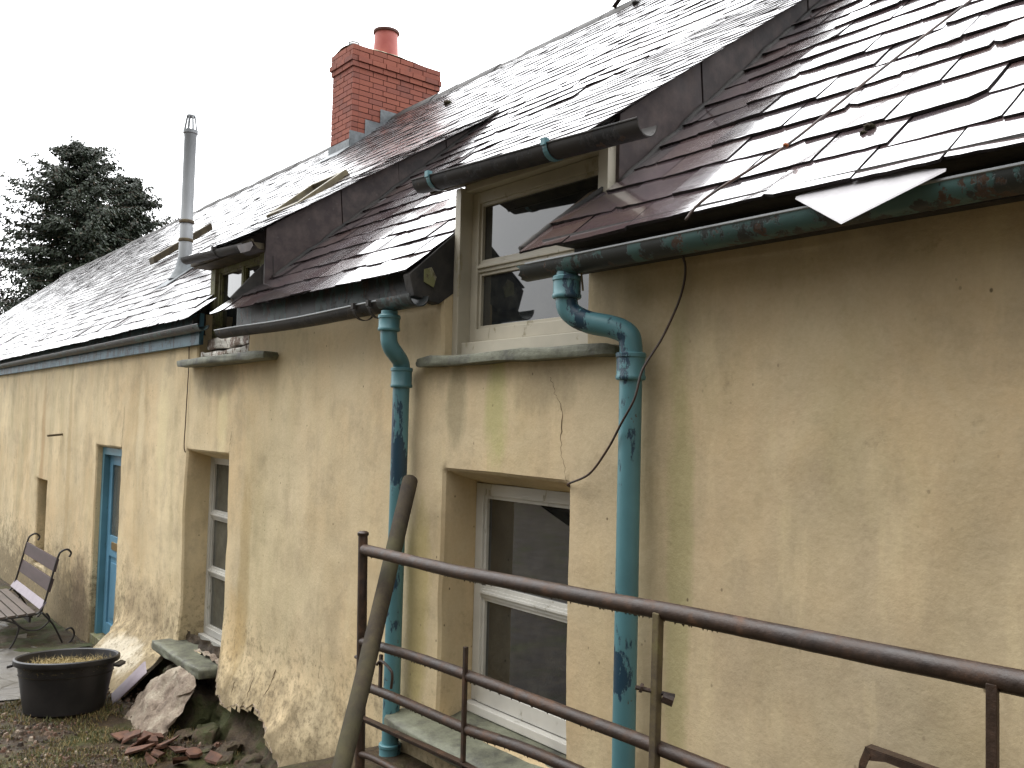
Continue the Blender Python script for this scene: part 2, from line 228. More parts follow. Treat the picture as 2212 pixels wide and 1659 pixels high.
def originof(o):
    v=Vector((0,0,0))
    while o is not None: v+=o.location; o=o.parent
    return v
class MB:
    def __init__(s): s.v=[]; s.f=[]
    def add(s,vs,fs):
        b=len(s.v); s.v+= [Vector(p) for p in vs]; s.f+= [tuple(i+b for i in f) for f in fs]; return s
    def hexa(s,p): # 0-3 bottom ring, 4-7 top ring
        return s.add(p,[(3,2,1,0),(4,5,6,7),(0,1,5,4),(1,2,6,5),(2,3,7,6),(3,0,4,7)])
    def box(s,a,b):
        (x0,y0,z0),(x1,y1,z1)=a,b
        return s.hexa([(x0,y0,z0),(x1,y0,z0),(x1,y1,z0),(x0,y1,z0),(x0,y0,z1),(x1,y0,z1),(x1,y1,z1),(x0,y1,z1)])
    def bar(s,p,q,w,h,up=(0,0,1)):
        p=Vector(p);q=Vector(q);d=(q-p).normalized();u=Vector(up);sd=d.cross(u).normalized();u=sd.cross(d)
        r=[]
        for c in (p,q):
            r+= [c-sd*w/2-u*h/2,c+sd*w/2-u*h/2,c+sd*w/2+u*h/2,c-sd*w/2+u*h/2]
        return s.hexa(r)
    def prism(s,poly,off):
        n=len(poly); off=Vector(off); a=[Vector(p) for p in poly]
        return s.add(a+[p+off for p in a],[tuple(range(n-1,-1,-1)),tuple(range(n,2*n))]+[(i,(i+1)%n,(i+1)%n+n,i+n) for i in range(n)])
    def tube(s,pts,r,n=12,caps=True,jit=0):
        pts=[Vector(p) for p in pts]; k=len(pts); rr=r if isinstance(r,(list,tuple)) else [r]*k
        b=len(s.v); pu=None
        for i,p in enumerate(pts):
            d=(pts[min(i+1,k-1)]-pts[max(i-1,0)]).normalized()
            if pu is None:
                a=Vector((0,0,1)) if abs(d.z)<.9 else Vector((1,0,0)); pu=(a-d*a.dot(d)).normalized()
            else: pu=(pu-d*pu.dot(d)).normalized()
            w=d.cross(pu)
            for j in range(n):
                t=2*math.pi*j/n; q=pu*math.cos(t)+w*math.sin(t)
                R_=rr[i]*(1+(jit*mn.noise((p+q*rr[i])*18) if jit else 0)); s.v.append(p+q*R_)
        for i in range(k-1):
            for j in range(n):
                a=b+i*n+j; c=b+i*n+(j+1)%n; s.f.append((a,c,c+n,a+n))
        if caps: s.f.append(tuple(b+j for j in range(n-1,-1,-1))); s.f.append(tuple(b+(k-1)*n+j for j in range(n)))
        return s
    def grid(s,fn,nu,nv,skip=None):
        b=len(s.v)
        for i in range(nu+1):
            for j in range(nv+1): s.v.append(Vector(fn(i/nu,j/nv)))
        for i in range(nu):
            for j in range(nv):
                a=b+i*(nv+1)+j
                if skip and skip((i+.5)/nu,(j+.5)/nv): continue
                s.f.append((a,a+nv+1,a+nv+2,a+1))
        return s
    def lathe(s,c,prof,n=24,axis=None):
        m=(axis or Matrix.Identity(3)); c=Vector(c); b=len(s.v)
        for r,h in prof:
            for j in range(n):
                t=2*math.pi*j/n; s.v.append(c+m@Vector((r*math.cos(t),r*math.sin(t),h)))
        for i in range(len(prof)-1):
            for j in range(n):
                a=b+i*n+j; d=b+i*n+(j+1)%n; s.f.append((a,d,d+n,a+n))
        return s
    def build(s,name,mat,parent=None,smooth=False,bevel=0,merge=False,recalc=True):
        o0=originof(parent) if parent else Vector((0,0,0))
        me=bpy.data.meshes.new(name); me.from_pydata([v-o0 for v in s.v],[],s.f)
        if bevel or merge or recalc:
            bm=bmesh.new(); bm.from_mesh(me)
            if merge: bmesh.ops.remove_doubles(bm,verts=bm.verts,dist=1e-4)
            if recalc: bmesh.ops.recalc_face_normals(bm,faces=bm.faces)
            if bevel:
                ed=[e for e in bm.edges if len(e.link_faces)==2 and e.calc_face_angle(0)>.5]
                bmesh.ops.bevel(bm,geom=ed,offset=bevel,segments=2,profile=.6,affect='EDGES',clamp_overlap=True)
            bm.to_mesh(me); bm.free()
        if smooth:
            for p in me.polygons: p.use_smooth=True
            if smooth=='auto':
                try: me.set_sharp_from_angle(angle=R(40))
                except Exception: pass
        me.materials.append(M[mat] if isinstance(mat,str) else mat)
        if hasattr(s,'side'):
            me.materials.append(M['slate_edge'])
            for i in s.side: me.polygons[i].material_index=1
        o=bpy.data.objects.new(name,me); col.objects.link(o)
        if parent: o.parent=parent
        return o
def empty(name,label,cat,loc=(0,0,0),group=None):
    o=bpy.data.objects.new(name,None); col.objects.link(o); o.location=loc; o.empty_display_size=.1
    return tag(o,label,cat,group)
def tag(o,label,cat=None,group=None,kind=None):
    if label: o['label']=label
    if cat: o['category']=cat
    if group: o['group']=group
    if kind: o['kind']=kind
    return o
def catmull(P,n=6):
    P=[Vector(p) for p in P]; out=[]
    for i in range(len(P)-1):
        a=P[max(i-1,0)];b=P[i];c=P[i+1];d=P[min(i+2,len(P)-1)]
        for k in range(n):
            t=k/n; out.append(.5*((2*b)+(c-a)*t+(2*a-5*b+4*c-d)*t*t+(3*b-a-3*c+d)*t**3))
    out.append(P[-1]); return out
def roughen(mb,amp,s=8):
    for i,v in enumerate(mb.v):
        mb.v[i]=v+Vector((mn.noise(v*s),mn.noise(v*s+Vector((9,0,0))),mn.noise(v*s+Vector((0,9,0)))))*amp
    return mb
def rock(poly,off,amp=.02,sub=4,s=9):
    """thick irregular stone from an outline; returns MB"""
    mb=MB().prism(poly,off); bm=bmesh.new(); vs=[bm.verts.new(v) for v in mb.v]
    for f in mb.f: bm.faces.new([vs[i] for i in f])
    bmesh.ops.triangulate(bm,faces=bm.faces)
    for k in range(sub):
        bmesh.ops.subdivide_edges(bm,edges=[e for e in bm.edges if e.calc_length()>.035],cuts=1,use_grid_fill=False)
        bmesh.ops.triangulate(bm,faces=bm.faces)
    for k in range(2): bmesh.ops.smooth_vert(bm,verts=bm.verts,factor=.35,use_axis_x=True,use_axis_y=True,use_axis_z=True)
    bm.verts.index_update(); r=MB(); r.v=[v.co+Vector((fb(*v.co,s=s),fb(v.co.x+7,v.co.y,v.co.z,s=s),fb(v.co.x,v.co.y+7,v.co.z,s=s)))*amp for v in bm.verts]
    r.f=[tuple(v.index for v in f.verts) for f in bm.faces]; bm.free(); return r

# ================================================================== GROUND
def gz(X,Y):
    z=-.08+.16*sm(-11,-6.5,X)+.04*sm(-6.5,-5.0,X)+.50*sm(-5.0,-3.7,X)
    z+=.05*sm(-.2,-1.6,Y)*sm(-9,-6,X)
    return z+.018*fb(X,Y,0,1.3)
def axis(a,b,fine,f0,f1,coarse):
    out=[];x=a
    while x<b:
        out.append(x); d=0 if f0<=x<=f1 else min(abs(x-f0),abs(x-f1)); x+=fine+min(coarse,d*.25) if d else fine
    out.append(b); return out
def gridmesh(xs,ys,fn):
    mb=MB(); n=len(ys)
    for x in xs:
        for y in ys: mb.v.append(Vector(fn(x,y)))
    for i in range(len(xs)-1):
        for j in range(n-1):
            a=i*n+j; mb.f.append((a,a+n,a+n+1,a+1))
    return mb
xs=axis(-400,400,.06,-10.5,-4.6,60); ys=axis(-400,400,.06,-1.7,.3,60)
g=gridmesh(xs,ys,lambda x,y:(x,y,gz(x,y) if abs(x)<60 else .0)).build('ground','ground',smooth=True,recalc=False)
tag(g,'wet muddy ground with patchy grass in front of the cottage',None,None,'structure')
# concrete path
def pedge(x): return -.42+.10*fb(x,1.3,0,1.1)-.18*sm(-8.6,-7.6,x)
pm_=MB(); pxs=[-16+.07*i for i in range(122)]
pm_.grid(lambda u,v:(lambda X:(X,(lambda a,b:a+(b-a)*v)(pedge(X)+.0,-1.72+.1*fb(X,5,0,1.5)+1.05*sm(-7.75,-7.2,X)),0))(-16+u*8.75),140,26)
pm_.v=[Vector((v.x,v.y,gz(v.x,v.y)+.012+.006*fb(v.x,v.y,3,4))) for v in pm_.v]
tag(pm_.build('path','path',smooth=True,recalc=False),'cracked wet concrete path along the cottage',None,None,'structure')

# ================================================================== COTTAGE
house=empty('farmhouse','long cream rendered stone cottage with wet slate roof and two dormers','house',(0,0,0))
OP=dict(low=(-3.43,-2.58,.84,1.985),up=(-3.49,-2.50,2.50,9),dm=(-6.75,-5.78,2.60,9),long=(-6.91,-6.05,.50,1.955),door=(-9.50,-8.63,-.6,1.905),slit=(-12.09,-11.56,.40,1.42))
EDGE=[(-31,-.8),(-7.12,-.8),(-7.02,.44),(-6.15,.50),(-5.97,.50),(-5.86,.37),(-5.72,.315),(-5.46,.36),(-5.30,.43),(-5.18,.40),(-5.0,.32),(-4.75,.215),(-4.5,.05),(-4.3,-.8),(3,-.8)]
def zb(x):
    for (a,b),(c,d) in zip(EDGE,EDGE[1:]):
        if a<=x<=c: return b+(d-b)*(x-a)/(c-a)+.022*fb(x,0,0,14)+.035*fb(x,3,0,5)*sm(-7.0,-6.1,x)
    return -.8
def wy(x,z):
    y=.016*fb(x,z,0,.9)+.004*fb(x,z,2,4.5)
    y-=.05*sm(.9,0,z)*sm(-9,-8,x)
    k=sm(-8.62,-8.2,x)*sm(-6.75,-7.0,x)
    y-=k*(.34*sm(.55,.0,z)**1.3+.03*sm(.6,.3,z)*fb(x,z,7,6))
    y-=k*sm(.5,.32,z)*(.030*fb(x,z,5,13)+.02*abs(fb(x,z*.6,9,22)))
    k2=sm(-6.1,-5.9,x)*sm(-4.2,-4.7,x); y-=k2*.09*sm(.75,.2,z)*(1+.35*fb(x,z,3,5))
    # swelling and furrows in the loose render near its broken edge
    y-=k2*sm(.62,.35,z)*.015*abs(fb(x*2.2,z*.7,1,7))
    return y
def wrp(x,z): return .010*mn.noise(Vector((x*1.9,z*1.9,5))),.008*mn.noise(Vector((x*2.3,z*2.3,11)))
def wp(x,z,dy=0):
    a,b=wrp(x,z); return Vector((x+a,wy(x,z)+dy,z+b))
def lst(a,b,step,extra):
    n=int((b-a)/step); l=[a+(b-a)*i/n for i in range(n+1)]
    l=[v for v in l if all(abs(v-e)>step*.45 for e in extra)]+[e for e in extra]
    return sorted(set(l))
bev=.014
ex=[];ez=[]
for (a,b,c,d) in OP.values():
    ex+=[a,a-bev,b,b+bev]; ez+=[c,c-bev]+([d,d+bev] if d<5 else [])
xl=lst(-9.8,1.6,.034,[e for e in ex if e>-9.8]); xl=lst(-31,-9.8,.13,[e for e in ex if e<-9.8])[:-1]+xl+[2.2,3.0]
zl=lst(-.6,3.0,.034,ez)
wallm=MB(); idx={}
for i,x in enumerate(xl):
    for j,z in enumerate(zl):
        dy=0
        for (a,b,c,d) in OP.values():
            if a-1e-6<=x<=b+1e-6 and c-1e-6<=z<=d+1e-6: dy=bev
        idx[i,j]=len(wallm.v); wallm.v.append(wp(x,z,dy))
for i in range(len(xl)-1):
    for j in range(len(zl)-1):
        cx=(xl[i]+xl[i+1])/2; cz=(zl[j]+zl[j+1])/2
        if any(a<cx<b and c<cz<d for (a,b,c,d) in OP.values()): continue
        if cz<zb(cx): continue
        wallm.f.append((idx[i,j],idx[i+1,j],idx[i+1,j+1],idx[i,j+1]))
DEP=.34
def jamb(x,z0,z1,side):
    n=max(4,int((z1-z0)/.05))
    wallm.grid(lambda u,v:wp(x,z0+(z1-z0)*v,0)+Vector((side*.0+(.006*fb(u*3,v*6,x,1) if 0<u<1 else 0),bev+(DEP-bev)*u,0)),7,n)
def flat(x0,x1,z,slope=0):
    n=max(4,int((x1-x0)/.05))
    wallm.grid(lambda u,v:wp(x0+(x1-x0)*u,z,0)+Vector((0,bev+(DEP-bev)*v,slope*v+(.005*fb(u*9,v*3,z,1) if 0<v<1 else 0))),n,7)
for k,(a,b,c,d) in OP.items():
    top=min(d,3.0)
    jamb(a,c,top,1); jamb(b,c,top,-1)
    if d<5: flat(a,b,d,-.10)
    if k in('low','up','dm','slit'): flat(a,b,c,.0)
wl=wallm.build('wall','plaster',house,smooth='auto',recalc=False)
# core behind openings / thickness of the building
core=MB(); core.box((-30.9,.36,-.5),(3,.6,2.95)); core.build('inner_wall','old_timber',house)
gm=MB().prism([(-31,0,-.5),(-31,8.4,-.5),(-31,8.4,2.9),(-31,4.2,6.6),(-31,0,3.0)],(.3,0,0)); gm.build('gable_wall','plaster',house)
bm_=MB().box((-31,8.0,-.5),(3,8.4,2.9)); bm_.build('rear_wall','plaster',house)
# exposed rubble footing
def ry(x,z):
    v=mn.voronoi(Vector((x*4.2,z*5.5,.3)))[0]; e=min(.35,v[1]-v[0])
    return -.02-.16*sm(.55,-.05,z)-.10*e-.05*fb(x,z,1,5)
rm=MB().grid(lambda u,v:((lambda X,Z:(X,ry(X,Z)+.09,Z))(-7.3+3.1*u,-.15+.72*v)),110,34)
rm.build('stone_footing','rubble',house,smooth=True,recalc=False)['label']='exposed mossy rubble where the render has broken away'
# render thickness lip along the broken edge
lip=MB(); P=[]
xx=-7.06
while xx<-4.35: P.append(xx); xx+=.02
lip.grid(lambda u,v:(lambda X:(X,wp(X,zb(X)).y+.045*v-.002,zb(X)+.017+.006*v+.01*fb(X,v,0,30)))(-7.05+2.7*u),140,2)
lip.build('render_edge','pale_stone',house,smooth=True,recalc=False)
# cracks as thin dark grooves proud by a hair
def crack(pts,w=.003):
    pts=catmull(pts,7); mb=MB(); q=[]
    for i,p in enumerate(pts):
        p=Vector(p); p.x+=.012*fb(p.z,i*.1,0,12); q.append(Vector((p.x,wp(p.x,p.z).y+.0005,p.z)))
    mb.tube(q,[w*(.4+.8*abs(mn.noise(v*20))) for v in q],5); return mb.build('crack','crack',wl)
crack([(-2.697,0,2.405),(-2.666,0,2.338),(-2.623,0,2.273),(-2.627,0,2.171),(-2.614,0,2.088),(-2.583,0,1.99)])
crack([(-6.044,0,1.967),(-6.03,0,2.05),(-6.0,0,2.16)],.002)
crack([(-8.64,0,1.91),(-8.62,0,2.05),(-8.6,0,2.3)],.003)
crack([(-3.43,0,1.99),(-3.0,0,2.0),(-2.6,0,1.985)],.0016)
crack([(-5.25,0,.45),(-5.18,0,.56),(-5.14,0,.68)],.004); crack([(-5.45,0,.38),(-5.40,0,.5),(-5.42,0,.62)],.004); crack([(-5.62,0,.36),(-5.63,0,.5)],.003); crack([(-4.6,0,.75),(-4.58,0,.95)],.0025)

# ---------------------------------------------------------------- roofs
def sag(X,Y): return (.25+.75*sm(-.2,1.4,Y))*(.022*fb(X,Y*.3,4,.35)+(.006 if X>-6.6 else .002)*fb(X,Y,9,2.0))
def slates(mb,P0,slope,ymin,ymax,xa,xb,width,expo,th=.009,det=5,inside=None,lift=.014,seed=1,rj=.009,expo_top=None,sg=1.):
    """P0 = roof height at Y=0; xa/xb = functions giving the left/right limit at Y; courses climb from ymin to ymax"""
    rnd=random.Random(seed); ct=1/math.sqrt(1+slope*slope); stn=slope*ct
    nrm=Vector((0,-stn,ct)); Y=ymin; c=0
    while Y<ymax:
        tt=(Y-ymin)/max(.01,(ymax-ymin)); e=expo if expo_top is None else expo+(expo_top-expo)*tt
        dY=e*ct; left=xa(Y); right=xb(Y)
        x=left-(width*.5 if c%2 else 0)-rnd.random()*.04
        while x<right:
            wd=width*rnd.uniform(.82,1.15)
            a=max(x,left); b=min(x+wd-(.007 if right>0 else .005),right); x+=wd
            if b-a<.03: continue
            if inside and not inside((a+b)/2,Y+dY*.5): continue
            xm=(a+b)/2; far=xm<-9; nd=2 if far else (det+3 if xm>-3 else det)
            L=e*1.52; l1=lift*rnd.uniform(.8,1.35); rot=rnd.gauss(0,rj); y0=Y-rnd.uniform(0,.012)*(1 if c else .6)+rnd.gauss(0,.003)
            tw=rnd.gauss(0,.0018); tk=th*rnd.uniform(.8,1.3)
            bot=[]
            for k in range(nd):
                u=k/(nd-1); jx=0 if far else rnd.gauss(0,.0022); jy=0 if far else abs(rnd.gauss(0,.0035))
                if not far and k in(0,nd-1) and rnd.random()<.16: jy+=rnd.uniform(.008,.028)
                bot.append((a+(b-a)*u+jx,jy))
            nt=2 if far else 4
            side=[(b+rnd.gauss(0,.0012),L*.33),(b+rnd.gauss(0,.0012),L*.66)] if not far else []
            sidel=[(a+rnd.gauss(0,.0012),L*.66),(a+rnd.gauss(0,.0012),L*.33)] if not far else []
            ol=bot+side+[(b,L),(a,L)]+sidel
            lo=[];hi=[]
            for (px,pv) in ol:
                qx=xm+(px-xm)-rot*(pv-L/2); qv=pv+rot*(px-xm)
                Yp=y0+qv*ct; h=l1*(1-qv/L)+tw*(px-xm)/.15
                base=Vector((qx,Yp,P0+slope*Yp+sg*sag(qx,Yp)))+nrm*h
                lo.append(base); hi.append(base+nrm*tk)
            n=len(ol); bb=len(mb.v); mb.v+=lo+hi
            mb.f.append(tuple(bb+n+k for k in range(n)))
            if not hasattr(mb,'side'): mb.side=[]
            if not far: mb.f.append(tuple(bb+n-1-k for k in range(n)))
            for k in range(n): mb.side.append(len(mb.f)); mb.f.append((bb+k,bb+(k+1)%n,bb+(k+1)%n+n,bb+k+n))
        Y+=dY; c+=1
D1=(-6.86,-5.68,3.49,.64,2.0); D2=(-3.52,-2.44,3.40,.69,2.06)
RP,RS=3.07,.85; RIDGE=4.2
def inmain(X,Y):
    for (a,b,p,s,t_) in (D1,D2):
        if a<X<b and .10<Y<t_-.05: return False
    return True
for nm,xa,xb,y0,seed,lab in (
  ('R',lambda Y:-2.60 if Y<-.1 else (-2.52 if Y<0.03 else -2.44),lambda Y:1.8,-.252,3,None),
  ('M',lambda Y:(-6.02 if Y<-.12 else (-5.86 if Y<.05 else -5.68)) ,lambda Y:-3.50,-.19,5,None),
  ('L',lambda Y:-30.9,lambda Y:-6.50 if Y<-.12 else (-6.72 if Y<0 else -6.84),-.17,8,None)):
    mb=MB()
    slates(mb,RP,RS,y0,2.05,xa,xb,.27 if nm=='R' else .25,.195 if nm=='R' else .185,th={'R':.0095,'M':.0065,'L':.005}[nm],lift={'R':.0125,'M':.010,'L':.0085}[nm],rj={'R':.0055,'M':.009,'L':.004}[nm],seed=seed,inside=inmain,expo_top=.165)
    o=mb.build('roof_slates','slate_far' if nm=='L' else 'slate',house,recalc=False)
    o['label']={'R':'wet slates of the near roof right of the large dormer','M':'wet slates between the two dormers','L':'wet slates of the far roof left of the small dormer'}[nm]
mb=MB(); slates(mb,RP,RS,2.03,RIDGE-.02,lambda Y:-30.9,lambda Y:1.8,.26,.165,th=.005,lift=.0085,rj=.004,seed=12,expo_top=.13,inside=lambda X,Y: not(-11.52<X<-10.9 and Y>3.44))
mb.build('roof_slates','slate_far',house,recalc=False)['label']='wet slates of the upper slope running to the ridge'
# underlay boards just beneath the slates, rear slope
ul=MB()
def sheet(x0,x1,y0,y1,P0=RP,S=RS,d=-.032,sg=1.):
    ul.grid(lambda u,v:(lambda X,Y:(X,Y,P0+S*Y+sg*sag(X,Y)+d))(x0+(x1-x0)*u,y0+(y1-y0)*v),max(2,int((x1-x0)/.25)),max(2,int((y1-y0)/.2)))
sheet(-31,-6.86,-.10,2.0); sheet(-5.68,-3.52,-.12,2.0); sheet(-2.44,1.8,-.16,2.0); sheet(-31,1.8,2.0,RIDGE)
sheet(-6.86,-5.68,-.02,2.0,D1[2],D1[3],-.03,.3); sheet(-3.52,-2.44,-.10,2.06,D2[2],D2[3],-.03,.3)
ul.add([(-31,RIDGE,6.62),(1.8,RIDGE,6.62),(1.8,8.7,2.8),(-31,8.7,2.8)],[(0,1,2,3)])
ul.build('roof_underlay','flash_dark',house,recalc=False)
# ridge tiles
rg=MB(); x=-31; rr_=random.Random(4)
while x<1.8:
    L=.46; zz=RP+RS*RIDGE+sag(x,RIDGE)+rr_.gauss(0,.006)
    pr=[(-.15,-.11),(-.10,-.05),(0,.045),(.10,-.05),(.15,-.11)]
    if True:
        t2=[Vector((x,RIDGE+a,zz+b)) for a,b in pr]; t3=[v+Vector((L-.012,0,rr_.gauss(0,.004))) for v in t2]
        dn=Vector((0,0,-.018)); 
        rg.add(t2+t3+[v+dn for v in t2]+[v+dn for v in t3],[(i,i+1,i+6,i+5) for i in range(4)]+[(i+10,i+15,i+16,i+11) for i in range(4)]+[(0,10,11,1),(1,11,12,2),(2,12,13,3),(3,13,14,4),(0,5,15,10),(4,14,19,9),(5,6,16,15),(6,7,17,16),(7,8,18,17),(8,9,19,18)])
    x+=L
rg.build('ridge_tiles','flash_dark',house)
# dormers -------------------------------------------------------------
def dormer(Dm,y0,xa,xb,width,expo,seed,lab,cheekpts,joints):
    a,b,p,s,t_=Dm
    d=empty_part('dormer',house); d['label']=lab
    mb=MB(); slates(mb,p,s,y0,t_+.12,lambda Y:xa,lambda Y:xb,width,expo,th=.0032,lift=.005,seed=seed,rj=.005,sg=.3)
    mb.build('dormer_slates','slate_far',d,recalc=False)
    # right cheek hung with big slates, vertical plane at x=b
    ck=MB(); Y0c=.04 if a<-6 else .10; segs=[Y0c]+joints+[t_]
    for i,(u,v) in enumerate(zip(segs,segs[1:])):
        g_=.004; off=.004*(i%2)
        def q(Y,top): return (RP+RS*Y-.03) if not top else (p+s*Y-.014+.3*sag(b,Y))
        dx=.0
        poly=[(b-.02,u+g_,q(u,0)-.02),(b-.02,v,q(v,0)-.02),(b-.02,v-.10*(q(v,1)-q(v,0)),q(v,1)),(b-.02,u-(.10*(q(u,1)-q(u,0)) if i else 0)+g_,q(u,1))]
        ck.prism(poly,(.024+off,0,0))
    ck.build('cheek','cheek',d,bevel=.003)['label']='dark hung slate side of the dormer'
    cl_=MB().prism([(a+.02,.12,RP-.05),(a+.02,t_,RP+RS*t_-.03),(a+.02,t_,p+s*t_-.02),(a+.02,.12,p+s*.12-.02)],(.03,0,0)); cl_.build('cheek','cheek',d)
    # moss/mortar fillet where cheek meets the roof
    fl=MB(); pts=[(b+.012,Y,RP+RS*Y+sag(b,Y)+.018+.012*fb(Y,1,0,8)) for Y in [.1+(t_-.1)*k/60 for k in range(61)]]
    fl.tube(pts,[.014+.008*abs(mn.noise(Vector(q_)*9)) for q_ in pts],7); fl.build('fillet','flash_dark',d,smooth=True)
    return d
def empty_part(name,parent):
    o=bpy.data.objects.new(name,None); col.objects.link(o); o.parent=parent; o.empty_display_size=.1; return o
d2=dormer(D2,-.13,-3.53,-2.38,.20,.105,21,'large dormer with a two pane window and a cut gutter',None,[.62,.98,1.42])
d1=dormer(D1,-.11,-6.92,-5.60,.20,.11,22,'small dormer with rotten timber window',None,[.62,1.08,1.5])
# dormer fronts: soffit boards and fascia
f=MB(); f.box((-3.50,-.085,3.295),(-2.455,-.075,3.335)); f.build('fascia','old_timber',d2,bevel=.003)
f=MB(); f.hexa([(-3.50,-.074,3.305),(-2.455,-.074,3.305),(-2.455,.16,3.385),(-3.50,.16,3.385),(-3.50,-.074,3.325),(-2.455,-.074,3.325),(-2.455,.16,3.41),(-3.50,.16,3.41)]); f.build('soffit','old_timber',d2)
f=MB(); f.box((-6.86,-.05,3.37),(-5.71,-.028,3.42)); f.build('fascia','old_timber',d1,bevel=.003)
f=MB(); f.box((-6.86,-.027,3.36),(-5.71,.16,3.40)); f.build('soffit','old_timber',d1)
# d2 corner posts and header of dormer frame
f=MB(); f.box((-3.49,.06,2.52),(-3.445,.20,3.345)).box((-2.51,.06,2.9),(-2.455,.16,3.345)).box((-3.445,.085,3.327),(-2.51,.2,3.375)); f.build('dormer_frame','cream_paint',d2,bevel=.003)
# verge ends: dark slate faced triangle at right end of the middle roof
f=MB(); f.prism([(-3.49,-.16,2.80),(-3.49,-.02,2.775),(-3.49,.07,2.84),(-3.49,.12,2.93),(-3.49,.125,3.185),(-3.49,-.19,2.90)],(-.06,0,0)); f.build('verge_board','flash_dark',house,bevel=.004)
f=MB(); f.prism([(-3.484,-.115,2.87),(-3.484,-.06,2.85),(-3.484,-.045,2.90),(-3.484,-.075,2.945),(-3.484,-.115,2.93)],(.004,0,0)); f.build('verge_patch','green_wood',house)
f=MB(); f.prism([(-6.52,-.13,2.86),(-6.62,-.02,2.84),(-6.83,.10,2.84),(-6.83,.11,3.13),(-6.52,-.13,2.92)],(-.03,0,0)); f.build('verge_board','flash_dark',house,bevel=.004)
f=MB(); f.prism([(-5.86,-.02,2.98),(-5.69,.12,3.10),(-5.69,.10,3.32),(-5.80,.02,3.20),(-5.93,-.10,3.03)],(.02,0,0)); roughen(f,.015); f.build('verge_board','flash_dark',house,bevel=.004)
# mortar fillets at right roof's ragged left edge
pts=catmull([(-2.62,-.24,2.885),(-2.60,-.1,3.0),(-2.53,.0,3.09),(-2.47,.1,3.185),(-2.45,.2,3.27)],8)
f=MB().tube(pts,[.012+.008*abs(mn.noise(p*14)) for p in pts],7); f.build('verge_mortar','flash_dark',house,smooth=True)
# fascias under main eaves
f=MB(); f.box((-31,-.046,2.755),(-6.62,-.012,2.99)); f.build('fascia','fascia_blue',house,bevel=.002)['label']='blue painted fascia board of the far roof'
f=MB(); f.box((-5.9,-.05,2.80),(-3.50,-.02,2.99)); f.build('fascia','gutter_teal',house,bevel=.002)
f=MB(); f.box((-2.5,-.07,2.80),(1.8,-.02,2.97)); f.build('fascia','flash_dark',house,bevel=.002)
f=MB(); f.box((-2.5,-.235,2.895),(1.8,-.07,2.905)); f.build('soffit','flash_dark',house)
# gutters --------------------------------------------------------------
def gutter(name,x0,x1,yc,zf,r,mat,lab,th=.005,jag=False,brk=(),parent=house):
    root=None; mb=MB(); n=14; L=x1-x0; k=max(6,int(L/.12))
    def prof(rr): return [(-rr*math.cos(math.pi*j/n),-rr*math.sin(math.pi*j/n)) for j in range(n+1)]
    ring=[prof(r),prof(r-th)]
    b=[]
    for i in range(k+1):
        X=x0+L*i/k
        row=[]
        for q,pp in enumerate(ring):
            for j,(a,c) in enumerate(pp):
                xj=X
                if jag and i==0: xj+=.05*abs(mn.noise(Vector((j*.7,1,0))))+(.05 if j>8 else 0)
                zz=zf(xj)+.002*fb(xj,j*.1,0,5)
                row.append(len(mb.v)); mb.v.append(Vector((xj,yc+a,zz+c*1.02)))
        b.append(row)
    m_=n+1
    for i in range(k):
        for j in range(n):
            mb.f.append((b[i][j],b[i][j+1],b[i+1][j+1],b[i+1][j])); mb.f.append((b[i][m_+j+1],b[i][m_+j],b[i+1][m_+j],b[i+1][m_+j+1]))
        for j in (0,n): mb.f.append((b[i][j],b[i+1][j],b[i+1][m_+j],b[i][m_+j]))
    for i in (0,k):
        for j in range(n): mb.f.append((b[i][j],b[i][m_+j],b[i][m_+j+1],b[i][j+1]))
    o=mb.build(name,mat,parent,smooth='auto'); o['label']=lab
    # bead along the front lip
    return o
gR=gutter('gutter',-2.63,1.9,-.203,lambda x:2.818+.004*(x+2.6),.053,'gutter_teal2','weathered teal gutter with a rusted end on the near roof',jag=True)
gM=gutter('gutter',-5.86,-3.72,-.165,lambda x:2.786+.006*math.sin(x*3),.050,'gutter_dark','grimy grey brown gutter between the dormers')
gM2=gutter('gutter',-3.74,-3.44,-.165,lambda x:2.80,.056,'gutter_teal','short teal gutter piece at the left downpipe')
gL=gutter('gutter',-31,-6.42,-.088,lambda x:2.885,.044,'gutter_teal','dark teal gutter of the far roof')
gD2=gutter('gutter',-3.51,-2.075,-.130,lambda x:3.345-.05*(x+3.5),.052,'gutter_dark','dark half round gutter with a clean cut open end',parent=house)
gD1=gutter('gutter',-6.72,-5.55,-.13,lambda x:3.405-.05*(x+6.7),.046,'gutter_dark','broken dark gutter on the small dormer')
f=MB(); f.prism([(-5.62,-.18,3.34),(-5.38,-.18,3.33),(-5.36,-.18,3.30),(-5.40,-.18,3.275),(-5.55,-.18,3.28)],(0,.004,0)); f.grid(lambda u,v:(-5.62+.25*u,-.18+.09*v,3.335-.02*math.sin(v*3)-.05*v),4,4); f.build('gutter_end','cheek',gD1)
